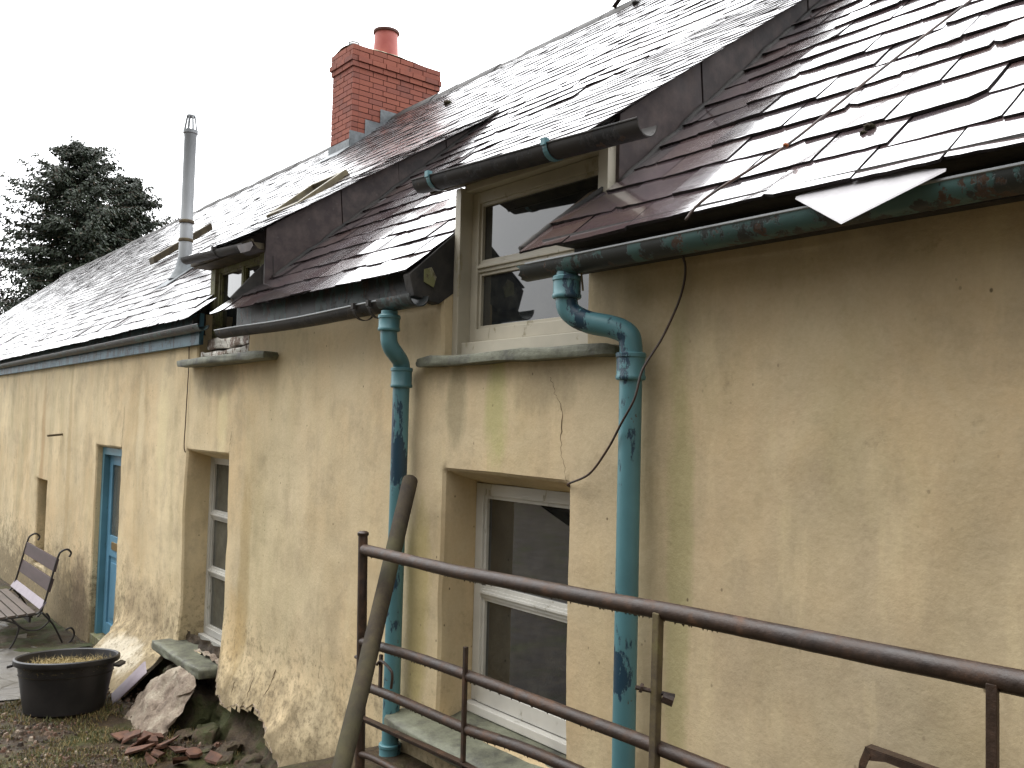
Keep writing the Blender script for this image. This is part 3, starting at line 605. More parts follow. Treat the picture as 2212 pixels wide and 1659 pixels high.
# support brackets
def bracket(x,yc,z,r,par,mat='pipe_blue'):
    pts=[(x,yc-(r+.004)*math.cos(t_),z-(r+.004)*math.sin(t_)) for t_ in [math.pi*k/12 for k in range(13)]]
    pts=[(x,yc-r-.004,z+.018)]+pts; mb=MB()
    for p,q in zip(pts,pts[1:]):
        mb.hexa([(p[0]-.013,p[1],p[2]),(p[0]+.013,p[1],p[2]),(p[0]+.013,p[1]+.001,p[2]+.003),(p[0]-.013,p[1]+.001,p[2]+.003),(q[0]-.013,q[1],q[2]),(q[0]+.013,q[1],q[2]),(q[0]+.013,q[1]+.001,q[2]+.003),(q[0]-.013,q[1]+.001,q[2]+.003)])
    mb.box((x-.012,yc-r-.012,z-.006),(x+.012,yc-r+.014,z+.022))
    mb.build('gutter_bracket',mat,par)
for x in (-3.37,-2.56): bracket(x,-.130,3.345-.05*(x+3.5),.053,gD2)
bracket(-6.05,-.13,3.37,.046,gD1,'gutter_dark')
for x in (-3.95,-3.80): bracket(x,-.165,2.778,.058,gM,'gutter_dark')
f=MB().tube([(-2.33,-.19,2.765),(-2.325,-.185,2.70)],.004,6); f.build('gutter_bolt','rust_moss',gR)
# lips: bright thin bead on gutters
for (x0,x1,y,zf,par) in ((-2.57,1.9,-.2565,lambda x:2.820+.004*(x+2.6),gR),(-5.86,-3.74,-.2155,lambda x:2.788+.006*math.sin(x*3),gM),(-31,-6.42,-.1325,lambda x:2.887,gL),(-3.51,-2.075,-.1825,lambda x:3.347-.05*(x+3.5),gD2)):
    k=max(8,int((x1-x0)/.2)); f=MB().tube([(x0+(x1-x0)*i/k,y,zf(x0+(x1-x0)*i/k)) for i in range(k+1)],.0045,6); f.build('gutter_bead','flue' if par is not gD2 else 'gutter_dark',par)
# downpipes --------------------------------------------------------------
def downpipe(path,r,zlow,collars,lab,ends):
    p=catmull(path,8); p=p+[Vector((p[-1].x+.0,p[-1].y,p[-1].z-(p[-1].z-zlow)*k/10)) for k in range(1,11)]
    mb=MB().tube(p,r,24,jit=.03); o=mb.build('downpipe','pipe_blue',house,smooth='auto'); o['label']=lab
    for (c,ax,h,rr) in collars:
        ax=Vector(ax).normalized(); q=Vector((0,0,1)).rotation_difference(ax).to_matrix()
        pr=[(r,0),(rr,.002),(rr*1.06,.006),(rr*1.06,.016),(rr,.020),(rr,h-.02),(rr*1.07,h-.016),(rr*1.07,h-.004),(rr,h),(r*.97,h)]
        MB().lathe(c,pr,24,q).build('pipe_collar','pipe_blue',o,smooth='auto')
    return o
dpR=downpipe([(-2.40,-.195,2.775),(-2.40,-.195,2.67),(-2.385,-.185,2.625),(-2.33,-.155,2.59),(-2.25,-.11,2.570),(-2.20,-.085,2.545),(-2.186,-.075,2.50),(-2.186,-.072,2.36)],.041,.40,
  [((-2.40,-.195,2.675),(0,0,1),.085,.051),((-2.186,-.073,2.375),(0,0,1),.10,.051)],'flaking turquoise downpipe with a swan neck at the large dormer',None)
dpL=downpipe([(-3.70,-.165,2.745),(-3.70,-.165,2.62),(-3.698,-.155,2.575),(-3.70,-.12,2.535),(-3.715,-.085,2.505),(-3.72,-.072,2.46),(-3.72,-.072,2.36)],.041,.40,
  [((-3.70,-.165,2.645),(0,0,1),.08,.051),((-3.72,-.072,2.375),(0,0,1),.10,.051),((-3.72,-.072,.56),(0,0,1),.10,.051)],'turquoise downpipe with the wooden pole leaning beside it',None)
# window sills ---------------------------------------------------------------
def sillslab(x0,x1,y0,y1,z0,z1,mat='sill',lab=None,amp=.008,dip=0):
    mb=rock([(x0,y0,z0-dip),(x1,y0,z0-dip),(x1,y1,z0),(x0,y1,z0)],(0,0,z1-z0),amp,3,11); o=mb.build('window_sill',mat,house,smooth='auto')
    if lab: o['label']=lab
    return o
sillslab(-3.64,-2.30,-.07,.14,2.475,2.525,lab='mossy slate sill under the large dormer window')
sillslab(-6.88,-5.30,-.14,.12,2.585,2.64,lab='slate sill under the small dormer window')
sillslab(-3.72,-2.35,-.15,.22,.80,.86,lab='mossy slate sill under the near ground floor window',dip=.05)
sillslab(-7.07,-6.02,-.17,.24,.425,.50,lab='thick mossy slate slab under the far ground floor window',amp=.012)
# windows -----------------------------------------------------------------
def window(name,x0,x1,z0,z1,y,fw,mat,glass,transoms,lab,mull=(),sash=.03,bottom=.06,extra=True):
    mb=MB(); d=.05
    mb.box((x0,y,z0),(x0+fw,y+d,z1)).box((x1-fw,y,z0),(x1,y+d,z1)).box((x0+fw,y+.002,z1-fw),(x1-fw,y+d,z1)).box((x0+fw,y-.004,z0),(x1-fw,y+d,z0+bottom))
    for tz in transoms: mb.box((x0+fw,y+.003,tz-.022),(x1-fw,y+d-.004,tz+.022)); mb.box((x0+fw,y-.008,tz-.004),(x1-fw,y+.003,tz+.010))
    for mx in mull: mb.box((mx-.022,y+.004,z0+bottom),(mx+.022,y+d-.006,z1-fw))
    # inner beading
    o=mb.build(name,mat,house,bevel=.003); o['label']=lab
    zs=[z0+bottom]+sorted(transoms)+[z1-fw]; xs_=[x0+fw]+sorted(mull)+[x1-fw]
    for i in range(len(zs)-1):
        for j in range(len(xs_)-1):
            a,b=xs_[j]+(0 if j==0 else .022),xs_[j+1]-(0 if j==len(xs_)-2 else .022)
            c,e=zs[i]+(0 if i==0 else .022),zs[i+1]-(0 if i==len(zs)-2 else .022)
            s_=MB(); w_=.016
            s_.box((a,y+.012,c),(a+w_,y+.04,e)).box((b-w_,y+.012,c),(b,y+.04,e)).box((a+w_,y+.0125,e-w_),(b-w_,y+.04,e)).box((a+w_,y+.0125,c),(b-w_,y+.04,c+w_))
            s_.build('sash',mat,o,bevel=.002)
            p_=MB().box((a+w_-.004,y+.028,c+w_-.004),(b-w_+.004,y+.033,e-w_+.004)); p_.build('pane',glass,o)
    return o
window('window',-3.445,-2.50,2.60,3.325,.13,.055,'cream_paint','glass',[2.955],'two pane cream window of the large dormer',bottom=.06)
f=MB(); f.box((-3.46,.085,2.53),(-2.52,.17,2.595)); f.build('sill_board','cream_paint',house,bevel=.004)
window('window',-3.43,-2.59,.90,1.925,.19,.055,'white_paint','glass',[1.41],'white sash window near the downpipes with dark panes',bottom=.075)
f=MB(); f.box((-3.44,.15,.855),(-2.58,.235,.895)); f.build('sill_board','white_paint',house,bevel=.004)
window('window',-6.915,-6.05,.54,1.915,.19,.05,'white_paint','glass_dull',[1.02,1.455],'tall narrow white window with three panes above the slab',bottom=.05)
f=MB(); f.box((-6.92,.15,.495),(-6.05,.235,.535)); f.build('sill_board','white_paint',house,bevel=.004)
window('window',-6.735,-5.90,2.80,3.36,.125,.035,'green_wood','glass',[],'rotten green stained casement window of the small dormer',mull=(-6.27,),bottom=.05)
f=MB().box((-6.83,.10,2.64),(-6.735,.17,3.36)); f.build('post','green_wood',d1,bevel=.005)
f=MB().box((-5.90,.10,2.9),(-5.76,.17,3.37)); f.build('post','green_wood',d1,bevel=.005)
for (z0,z1,y0,s) in ((2.635,2.70,-.02,1),(2.72,2.80,.02,2)):
    r_=rock([(-6.68,y0,z0),(-5.80,y0,z0),(-5.80,.14,z0),(-6.68,.14,z0)],(0,0,z1-z0),.022,3,9); r_.build('rotten_sill','peeling',house)
# slit recess back
f=MB().box((-12.1,.22,.35),(-11.55,.25,1.45)); f.build('slit_window','glass_dull',house)
# door ---------------------------------------------------------------------
dr=empty_part('door',house); dr['label']='blue panelled door with a glazed upper half'
f=MB(); f.box((-9.50,.06,-.02),(-9.43,.16,1.89)).box((-8.70,.06,-.02),(-8.63,.16,1.89)).box((-9.43,.061,1.82),(-8.70,.16,1.89)); f.build('door_frame','frame_blue',dr,bevel=.004)
f=MB(); y=.115
f.box((-9.425,y,.06),(-9.32,y+.04,1.815)).box((-8.81,y,.06),(-8.705,y+.04,1.815)).box((-9.32,y+.001,1.72),(-8.81,y+.04,1.815)).box((-9.32,y+.001,.83),(-8.81,y+.04,1.03)).box((-9.32,y+.001,.06),(-8.81,y+.04,.18))
f.box((-9.32,y+.018,.18),(-8.81,y+.035,.83)).box((-9.26,y+.008,.24),(-8.87,y+.018,.77)); f.build('door_leaf','door_blue',dr,bevel=.004)
f=MB().box((-9.32,y+.016,1.03),(-8.81,y+.022,1.72)); f.build('door_pane','glass_dull',dr)
f=MB().box((-9.22,y-.008,.90),(-8.98,y+.004,.975)); f.build('letterbox','brass',dr,bevel=.003)
f=MB().box((-9.5,.02,-.08),(-8.63,.20,.05)); roughen(f,.006); f.build('threshold','green_wood',dr,bevel=.006)

# chimney ---------------------------------------------------------------
ch=empty_part('chimney',house); ch['label']='red brick chimney stack with one clay pot'
CX0,CX1,CY0,CY1=-11.50,-10.90,3.47,4.90
cm=MB().box((CX0+.012,CY0+.012,5.4),(CX1-.012,CY1-.012,7.45)); cm.build('mortar_core','mortar',ch)
bk=MB(); rb=random.Random(5); z=5.55; k=0; BH=.068; J=.010
def course(z,k,o):
    x0,x1,y0,y1=CX0-o,CX1+o,CY0-o,CY1+o; BL=.215; dp=.1
    def run(a,b,fixed,axis_,sgn,off):
        p=a-off
        while p<b:
            q0=max(p,a); q1=min(p+BL,b); p+=BL+J
            if q1-q0<.03: continue
            e=rb.gauss(0,.0015); 
            if axis_=='x': lo=(q0,fixed-e if sgn<0 else fixed-dp,z); hi=(q1,fixed+dp if sgn<0 else fixed+e,z+BH)
            else: lo=(fixed-e if sgn<0 else fixed-dp,q0,z); hi=(fixed+dp if sgn<0 else fixed+e,q1,z+BH)
            bk.box(lo,hi)
    off=(.11 if k%2 else 0)
    run(x0,x1,y0,'x',-1,off); run(y0+.103,y1-.003,x1,'y',1,off-.05 if k%2 else .0); run(y0+.103,y1-.003,x0,'y',-1,off); run(x0,x1,y1+.003,'x',1,off)
while z<7.48:
    o=0
    if z>7.12: o=.020
    if z>7.19: o=.040
    if z>7.27: o=.022
    course(z,k,o); z+=BH+J; k+=1
bk.build('brickwork','brick',ch,recalc=False)
fl=MB().grid(lambda u,v:(CX0-.02+.64*u,CY0-.02+1.47*v,7.46+.11*math.sin(math.pi*u)*(.7+.3*math.sin(math.pi*v))+.05*math.sin(math.pi*v)+.012*fb(u*5,v*9,0,1)),12,26); 
fl.build('flaunching','mortar_pale',ch,smooth=True)
pt=MB().lathe((-11.17,4.14,7.48),[(.19,0),(.19,.05),(.185,.1),(.17,.42),(.165,.45)],28); ptl=pt.build('chimney_pot','pot',ch,smooth=True)
MB().lathe((-11.17,4.14,7.92),[(.165,0),(.19,.005),(.195,.02),(.19,.04),(.165,.045),(.145,.03),(.14,-.2)],28).build('pot_rim','pot_rim',ptl,smooth='auto')
cw=MB()
for k in range(6): cw.lathe((-11.33,3.70,7.55+.028*k),[(.072,0),(.085,.007),(.085,.017),(.072,.024)],18)
cw.lathe((-11.33,3.70,7.47),[(.078,0),(.072,.1)],18); cw.build('flue_liner','flue',ch,smooth='auto')
# stepped lead flashing on chimney right and front apron
ld=MB(); yy=CY0-.02; step=.22
for i in range(3):
    y0=CY0-.03+i*.24; y1=y0+.30; zr0=RP+RS*y0; 
    ld.prism([(CX1+.006+.002*i,y0,RP+RS*y0-.02),(CX1+.006+.002*i,min(y1,4.45),RP+RS*min(y1,4.2)-.02),(CX1+.006+.002*i,min(y1,4.45),RP+RS*y0+.27),(CX1+.006+.002*i,y0,RP+RS*y0+.27)],(.004,0,0))
ld.prism([(CX0-.03,CY0-.012,RP+RS*CY0-.03),(CX1+.03,CY0-.012,RP+RS*CY0-.03),(CX1+.03,CY0-.012,RP+RS*CY0+.13),(CX0-.03,CY0-.012,RP+RS*CY0+.13)],(0,-.006,0))
ld.hexa([(CX0-.05,CY0-.22,RP+RS*(CY0-.22)+.03),(CX1+.05,CY0-.22,RP+RS*(CY0-.22)+.03),(CX1+.05,CY0-.01,RP+RS*CY0+.02),(CX0-.05,CY0-.01,RP+RS*CY0+.02)]+[(CX0-.05,CY0-.22,RP+RS*(CY0-.22)+.036),(CX1+.05,CY0-.22,RP+RS*(CY0-.22)+.036),(CX1+.05,CY0-.01,RP+RS*CY0+.03),(CX0-.05,CY0-.01,RP+RS*CY0+.03)])
ld.build('lead_flashing','lead',ch)
# flue pipe on far roof -------------------------------------------------------
fx,fy=-9.52,.80; fz=RP+RS*fy
fp=empty_part('flue_pipe',house); fp['label']='pale grey metal flue pipe with a caged cowl'
MB().lathe((fx,fy,fz-.05),[(.069,0),(.069,.55),(.064,.56),(.064,1.52),(.067,1.53),(.067,1.57),(.050,1.57)],24).build('flue_tube','flue',fp,smooth='auto')
for h in (.33,.53): MB().lathe((fx,fy,fz+h),[(.066,0),(.076,.006),(.079,.02),(.076,.034),(.066,.04)],24).build('flue_clamp','rust_moss',fp,smooth='auto')
cg=MB().lathe((fx,fy,fz+1.50),[(.066,0),(.077,.01),(.077,.045),(.066,.05)],24)
for k in range(8):
    a=2*math.pi*k/8; cg.tube([(fx+.066*math.cos(a),fy+.066*math.sin(a),fz+1.545),(fx+.042*math.cos(a),fy+.042*math.sin(a),fz+1.70)],.009,5)
cg.lathe((fx,fy,fz+1.69),[(0,.0),(.047,0),(.047,.02),(0,.03)],18); cg.build('cowl','flue',fp)
fsh=MB().lathe((fx,fy,fz-.06),[(.16,-.02),(.10,.09),(.072,.22)],20); fsh.hexa([(fx-.17,fy-.24,fz-.24*RS+.02),(fx+.17,fy-.24,fz-.24*RS+.02),(fx+.22,fy+.15,fz+.15*RS+.02),(fx-.22,fy+.15,fz+.15*RS+.02),(fx-.16,fy-.23,fz-.23*RS+.028),(fx+.16,fy-.23,fz-.23*RS+.028),(fx+.22,fy+.15,fz+.15*RS+.03),(fx-.22,fy+.15,fz+.15*RS+.03)]); fsh.build('flue_flashing','lead',fp,smooth='auto')
# roof lights -----------------------------------------------------------------
def rooflight(x0,x1,y0,y1,lab):
    o=empty_part('rooflight',house); o['label']=lab; e=.07
    def q(X,Y,h): return Vector((X,Y-h*.64,RP+RS*Y+h*.76))
    def qb(mb,xa,xb,ya,yb,h0,h1): mb.hexa([q(xa,ya,h0),q(xb,ya,h0),q(xb,yb,h0),q(xa,yb,h0),q(xa,ya,h1),q(xb,ya,h1),q(xb,yb,h1),q(xa,yb,h1)])
    fr=MB(); w_=.07
    qb(fr,x0,x0+w_,y0,y1,0,e); qb(fr,x1-w_,x1,y0,y1,0,e); qb(fr,x0+w_,x1-w_,y0,y0+.05,0,e-.002); qb(fr,x0+w_,x1-w_,y1-.05,y1,0,e-.002); fr.build('frame','olive',o,bevel=.004)
    p_=MB(); qb(p_,x0+w_,x1-w_,y0+.05,y1-.05,.025,.035); p_.build('pane','glass',o)
rooflight(-8.95,-8.20,1.48,2.02,'olive framed rooflight above the small dormer'); 
f=MB(); f.hexa([Vector(v) for v in ((-12.8,1.42,4.33),(-12.6,1.42,4.33),(-11.8,1.92,4.76),(-12.0,1.92,4.76),(-12.8,1.40,4.42),(-12.6,1.40,4.42),(-11.8,1.90,4.85),(-12.0,1.90,4.85))]); f.build('roof_batten','old_timber',house,bevel=.005)

# moss clumps and slipped bits on slates
def clump(c,r,mat='moss',name='moss_clump',sq=.6,parent=house):
    bm=bmesh.new(); bmesh.ops.create_icosphere(bm,subdivisions=3,radius=1)
    mb=MB(); bm.verts.index_update(); mb.v=[Vector(c)+Vector((v.co.x,v.co.y,v.co.z*sq))*r*(1+.5*fb(*v.co,s=2.5)) for v in bm.verts]; mb.f=[tuple(v.index for v in f_.verts) for f_ in bm.faces]; bm.free()
    return mb.build(name,mat,parent,smooth=True)
clump((-1.327,.0,3.10),.016); clump((-1.335,-.02,3.08),.010)
clump((-8.3,3.3,5.90),.05); clump((-6.0,3.95,6.46),.035,'flash_dark')
f=MB().box((-6.45,4.12,6.66),(-6.40,4.16,6.80)); 
f=MB().bar((-6.50,4.15,6.66),(-6.20,4.12,6.83),.05,.012); f.build('lifted_slate','cheek',house)

# ================================================================== TOP-LEVEL THINGS
# slipped slate over the near gutter
ls=MB().prism([(-1.40,-.262,2.852),(-1.196,-.37,2.730),(-.985,-.262,2.843),(-1.19,-.205,2.893)],(.0,.005,.009)); tag(ls.build('slate','pale_slate',bevel=.001),'pale square slate slipped askew over the near gutter','slate')
# cable hanging across the wall
cb=catmull([(-1.97,-.09,2.83),(-1.98,-.03,2.77),(-2.007,-.02,2.667),(-2.055,-.055,2.525),(-2.09,-.115,2.41),(-2.104,-.138,2.309),(-2.168,-.136,2.22),(-2.257,-.11,2.128),(-2.40,-.06,2.03),(-2.561,-.018,1.98),(-2.60,.05,1.965)],8)
tag(MB().tube(cb,.0045,8).build('cable','cable',smooth=True),'thin brown cable looping over the near downpipe to the ground floor window','cable')
cb=catmull([(-7.0,-.02,2.86),(-6.945,-.012,2.85),(-6.925,-.012,2.75),(-6.915,-.012,2.57),(-6.93,-.012,2.2),(-6.94,-.01,1.965),(-6.95,.03,1.93)],8)
tag(MB().tube(cb,.004,8).build('cable','cable',smooth=True),'thin brown cable running straight down above the tall narrow window','cable')
rw=[(-1.74,-.32,2.84),(-1.70,-.265,2.915),(-1.557,-.075,3.08),(-1.47,.20,3.315),(-1.38,.48,3.55),(-1.27,.76,3.79),(-1.0,1.5,4.42),(-.8,2.0,4.85)]
tag(MB().tube(catmull(rw,6),.0045,8).build('wire','cable',smooth=True),'taut brown wire lying up the near roof slates','wire')
tag(clump((-1.557,-.075,3.082),.009,'rust_orange','wire_knot',.8,None),'small orange knot of twine on the roof wire','twine')
tag(MB().tube([(-10.93,.02,1.985),(-10.90,-.16,1.965)],.012,8).build('peg','rust_moss',smooth='auto'),'short rusty peg sticking out of the wall left of the door','peg')

# gate ------------------------------------------------------------------------
gate=empty('field_gate','rusty tubular steel field gate with a bent top rail','gate',(-3.18,-.555,.70))
def rail(pts,r,lab=None,mat='rust',name='rail',drops=False):
    p=catmull(pts,6); mb=MB().tube(p,r,16,jit=.05)
    if drops:
        rd=random.Random(3); L=[(p[i],p[i+1]) for i in range(len(p)-1)]
        for k in range(70):
            a,b=rd.choice(L[:len(L)//2+2]); c=a.lerp(b,rd.random())+Vector((0,-.002,-r*.98)); s_=rd.uniform(.0025,.005)
            mb.add([c+Vector((s_,0,.002)),c+Vector((-s_,0,.002)),c+Vector((0,s_,.002)),c+Vector((0,-s_,.002)),c+Vector((0,0,-s_*1.3))],[(0,2,4),(2,1,4),(1,3,4),(3,0,4)])
    o=mb.build(name,mat,gate,smooth='auto'); 
    if lab: o['label']=lab
    return o
rail([(-3.19,-.553,1.683),(-2.533,-.592,1.696),(-2.258,-.608,1.708),(-1.756,-.637,1.729),(-1.527,-.65,1.741),(-1.194,-.669,1.753),(-.996,-.681,1.760),(-.645,-.701,1.773),(0.1,-.745,1.80),(.5,-.77,1.81)],.0232,'thick bent top rail of the gate',drops=True)
rail([(-3.18,-.555,1.315),(-2.8,-.575,1.345),(-2.416,-.598,1.365),(-1.9,-.627,1.383),(-1.451,-.654,1.398),(-.6,-.70,1.41),(.5,-.77,1.43)],.0185,drops=True)
rail([(-3.18,-.555,1.145),(-2.875,-.572,1.166),(-2.406,-.599,1.19),(-1.873,-.63,1.236),(-.6,-.70,1.26),(.5,-.77,1.28)],.0178,drops=True)
f=MB(); 
for (a,b) in (((-3.17,-.556,1.015),(-2.41,-.599,1.071)),((-2.41,-.599,1.071),(.5,-.77,1.12))):
    f.bar(a,b,.004,.024).bar(Vector(a)+Vector((0,-.012,.012)),Vector(b)+Vector((0,-.012,.012)),.026,.004)
f.build('rail','rust',gate)['label']='flat angle iron rail of the gate'
rail([(-3.17,-.556,.874),(-2.851,-.573,.905),(-1.5,-.65,.96),(.5,-.77,1.0)],.013)
p_=MB().tube([(-3.21,-.552,1.74),(-3.19,-.553,1.3),(-3.165,-.555,.70)],.020,16,jit=.04).lathe((-3.21,-.552,1.738),[(0.021,0),(.0235,.003),(.0235,.012),(.016,.018),(0,.02)],16); p_.build('post','rust',gate,smooth='auto')
f=MB().bar((-2.404,-.612,1.463),(-2.40,-.612,.80),.014,.014,(0,1,0)); f.build('upright','rust',gate,bevel=.002)['label']='thin upright bar broken off short at its top'
f=MB().bar((-1.519,-.665,1.738),(-1.530,-.665,.82),.022,.022,(0,1,0)); f.build('upright','rust_moss',gate,bevel=.003)['label']='square lichened upright with a bolt through it'
f=MB().tube([(-1.56,-.70,1.547),(-1.49,-.63,1.53)],.006,8).tube([(-1.552,-.692,1.547),(-1.547,-.687,1.545)],.012,6).tube([(-1.505,-.66,1.528),(-1.482,-.645,1.520)],.013,6); f.build('bolt','rust',gate)
f=MB().bar((-.692,-.715,1.765),(-.693,-.712,.85),.020,.012,(0,1,0)); f.build('upright','rust',gate,bevel=.002)
f=MB().bar((-3.016,-.566,1.30),(-3.016,-.566,1.16),.014,.010,(0,1,0)); f.tube(catmull([(-3.03,-.575,1.26),(-2.99,-.58,1.283),(-2.92,-.585,1.270),(-2.90,-.585,1.25),(-2.905,-.585,1.20)],5),.0055,8); f.build('latch','rust',gate)
f=MB().tube([(-3.15,-.555,1.241),(-3.235,-.553,1.243)],.0075,8); f.build('latch_pin','rust',gate)
# torn channel standing behind
tc_=MB(); top=[(-.938,-.71,1.575),(-.90,-.70,1.578),(-.826,-.69,1.572),(-.5,-.70,1.56)]
rd=random.Random(2); pts=[(-.938,-.705,1.576)]
for k in range(14): pts.append((-.93+.035*k,-.705,1.578-.0012*k))
botp=[(p[0],p[1],p[2]-(.012+.010*rd.random()+.0006*k)) for k,p in enumerate(pts)]
tc_.prism(pts+botp[::-1],(0,.004,0)); tc_.prism([(-.938,-.706,1.578),(-.926,-.706,1.566),(-.935,-.706,1.545),(-.940,-.706,1.530),(-.952,-.706,1.528),(-.949,-.706,1.55)],(0,.004,0)); tc_.prism([(-.938,-.705,1.578),(-.50,-.70,1.560),(-.50,-.675,1.560),(-.938,-.68,1.578)],(0,0,.003))
tc_.bar((-.52,-.69,1.56),(-.52,-.69,.62),.03,.01)
tag(tc_.build('steel_bracket','rust'),'torn jagged strip of rusty steel in front of the wall below the gate rail','scrap steel')
# pole ----------------------------------------------------------------------
T=Vector((-3.573,-.10,1.93)); B=Vector((-2.607,-.95,1.077)); dv=(B-T).normalized(); B2=B+dv*.52
pp=[T.lerp(B2,k/24) for k in range(25)]
pp=[p+Vector((.004*math.sin(k*.16+.3),0,.002*math.sin(k*.4))) for k,p in enumerate(pp)]
pl=MB().tube(pp,[.037-.008*k/24 for k in range(25)],18,jit=.05); tag(pl.build('wooden_pole','timber',smooth='auto'),'mossy round wooden pole leaning through the gate against the wall','pole')

# bench -----------------------------------------------------------------------
bn=empty('park_bench','slatted garden bench with dark iron scroll ends against the wall','bench',(-10.25,-.4,gz(-10.2,-.4)))
BX0,BX1=-11.05,-9.58
def plank(y0,z0,y1,z1,th,mat,par='slat'):
    d_=Vector((0,y1-y0,z1-z0)).normalized(); nn=Vector((0,-d_.z,d_.y))*th
    f=MB().hexa([(BX0,y0,z0),(BX1,y0,z0),Vector((BX1,y0,z0))+nn,Vector((BX0,y0,z0))+nn,(BX0,y1,z1),(BX1,y1,z1),Vector((BX1,y1,z1))+nn,Vector((BX0,y1,z1))+nn]); return f.build(par,mat,bn,bevel=.004)
plank(-.290,.79,-.315,.665,.02,'slat','back_slat'); plank(-.325,.60,-.355,.475,.02,'slat','back_slat'); 
plank(-.375,.385,-.425,.315,.018,'purple_slate','back_slat')['label']='pale lilac lowest slat of the bench back'
for k in range(4): 
    y0=-.455-.085*k; plank(y0,.290-.004*k,y0-.07,.284-.004*k,.02,'slat_grey','seat_slat')
for X in (BX0+.04,BX1-.01):
    f=MB(); f.tube(catmull([(X,-.18,.80),(X,-.165,.84),(X,-.20,.875),(X,-.25,.86),(X,-.28,.81),(X,-.33,.60),(X,-.38,.38),(X,-.42,.29),(X,-.50,.265),(X,-.76,.25),(X,-.80,.22)],6),.010,8)
    f.tube(catmull([(X,-.40,.28),(X,-.30,.16),(X,-.22,.0),(X,-.19,-.06),(X,-.13,-.03),(X,-.10,.04),(X,-.13,.10),(X,-.18,.09)],6),.009,8)
    f.tube(catmull([(X,-.74,.25),(X,-.60,.18),(X,-.62,.05),(X,-.68,-.05),(X,-.74,-.075),(X,-.80,-.03)],6),.009,8)
    f.tube(catmull([(X,-.66,.25),(X,-.55,.14),(X,-.42,.12),(X,-.33,.2),(X,-.36,.27)],6),.008,8)
    f.build('bench_end','iron',bn,smooth='auto')
f=MB().bar((BX0+.05,-.50,.22),(BX1-.02,-.50,.22),.02,.05); f.build('stretcher','iron',bn)

# tub -------------------------------------------------------------------------
tx,ty=-7.02,-.76; tz=gz(tx,ty)-.01
tub=empty('tub','black plastic tub of dry grass standing by the path','tub',(tx,ty,tz))
tm=Matrix.Rotation(R(-5),3,Vector((-.55,-.8,0)).normalized().cross(Vector((0,0,1))).normalized())@Matrix.Identity(3)
tm=Matrix.Rotation(R(5),3,Vector((-.45,-.9,0)).normalized())
tb=MB().lathe((tx,ty,tz),[(0,.0),(.24,.0),(.262,.012),(.27,.05),(.315,.30),(.32,.335),(.345,.338),(.352,.35),(.350,.375),(.338,.382),(.325,.375),(.318,.34),(.27,.06),(0,.05)],48,tm); tb.build('tub_body','plastic',tub,smooth='auto')
for a in (-2.15,1.0):
    hd=MB()
    c_=Vector((math.cos(a),math.sin(a),0)); s_=Vector((-c_.y,c_.x,0)); o_=Vector((tx,ty,tz))
    q=[o_+tm@(c_*.345+s_*sx+Vector((0,0,.335))) for sx in (-.09,.09)]+[o_+tm@(c_*.385+s_*sx+Vector((0,0,.325))) for sx in (.075,-.075)]
    hd.prism(q,(0,0,-.02)); hd.build('tub_handle','plastic',tub,bevel=.004)
so_=MB().lathe((tx,ty,tz),[(0,.29),(.2,.285),(.315,.27)],32,tm); so_.build('soil','ground',tub)
st_=MB(); rd=random.Random(11)
for k in range(2200):
    r_=.30*math.sqrt(rd.random()); a=rd.random()*6.283; p=Vector((tx,ty,tz))+tm@Vector((r_*math.cos(a),r_*math.sin(a),.285)); L=rd.uniform(.04,.09); dd=Vector((rd.gauss(0,.8),rd.gauss(0,.8),1)).normalized(); s_=Vector((rd.gauss(0,1),rd.gauss(0,1),0)).normalized()*.0022
    m_=p+dd*L*.6; e_=m_+(dd+Vector((rd.gauss(0,.5),rd.gauss(0,.5),-.5))).normalized()*L*.6
    st_.add([p-s_,p+s_,m_+s_*.7,m_-s_*.7,e_],[(0,1,2,3),(3,2,4)])
tag(st_.build('dry_grass','straw',tub,recalc=False),'pale dry grass filling the tub',None,None,'stuff')

# stones ------------------------------------------------------------------------
def tagrock(poly,off,amp,mat,name,lab,cat,group=None,s=9,sub=4):
    return tag(rock(poly,off,amp,sub,s).build(name,mat,smooth='auto'),lab,cat,group)
def PL(pts): return pts
tagrock([(-6.72,-.44,.06),(-6.30,-.50,.03),(-6.05,-.44,.05),(-6.02,-.34,.20),(-6.12,-.27,.30),(-6.02,-.24,.37),(-6.12,-.22,.43),(-6.40,-.22,.44),(-6.62,-.30,.30)],(.02,.055,.02),.022,'pale_stone','stone_slab','large pale limewashed chunk leaning against the rubble under the sill slab','stone',s=11)
tagrock([(-6.98,-.20,.02),(-6.45,-.30,.02),(-6.02,-.22,.05),(-6.06,-.12,.28),(-6.3,-.12,.36),(-6.7,-.12,.40),(-6.95,-.1,.30)],(0,.14,0),.05,'rubble','boulder','dark mossy boulder beneath the sill slab of the tall window','boulder',s=5)
tag(MB().prism([(-7.10,-.42,.12),(-7.00,-.44,.07),(-6.98,-.22,.27),(-7.08,-.20,.33)],(.012,.012,.004)).build('slate','purple_slate',bevel=.002),'purple slate offcut leaning between tub and pale stone','slate')
rd=random.Random(9)
spots=[(-6.05,-.58,.05),(-5.95,-.50,.06),(-5.83,-.42,.07),(-5.72,-.50,.08),(-5.62,-.40,.07),(-5.88,-.60,.05),(-5.5,-.36,.05),(-6.15,-.62,.05),(-5.75,-.62,.06),(-5.6,-.55,.05),(-5.98,-.42,.05),(-5.42,-.48,.05),(-5.35,-.30,.04),(-5.52,-.62,.04)]
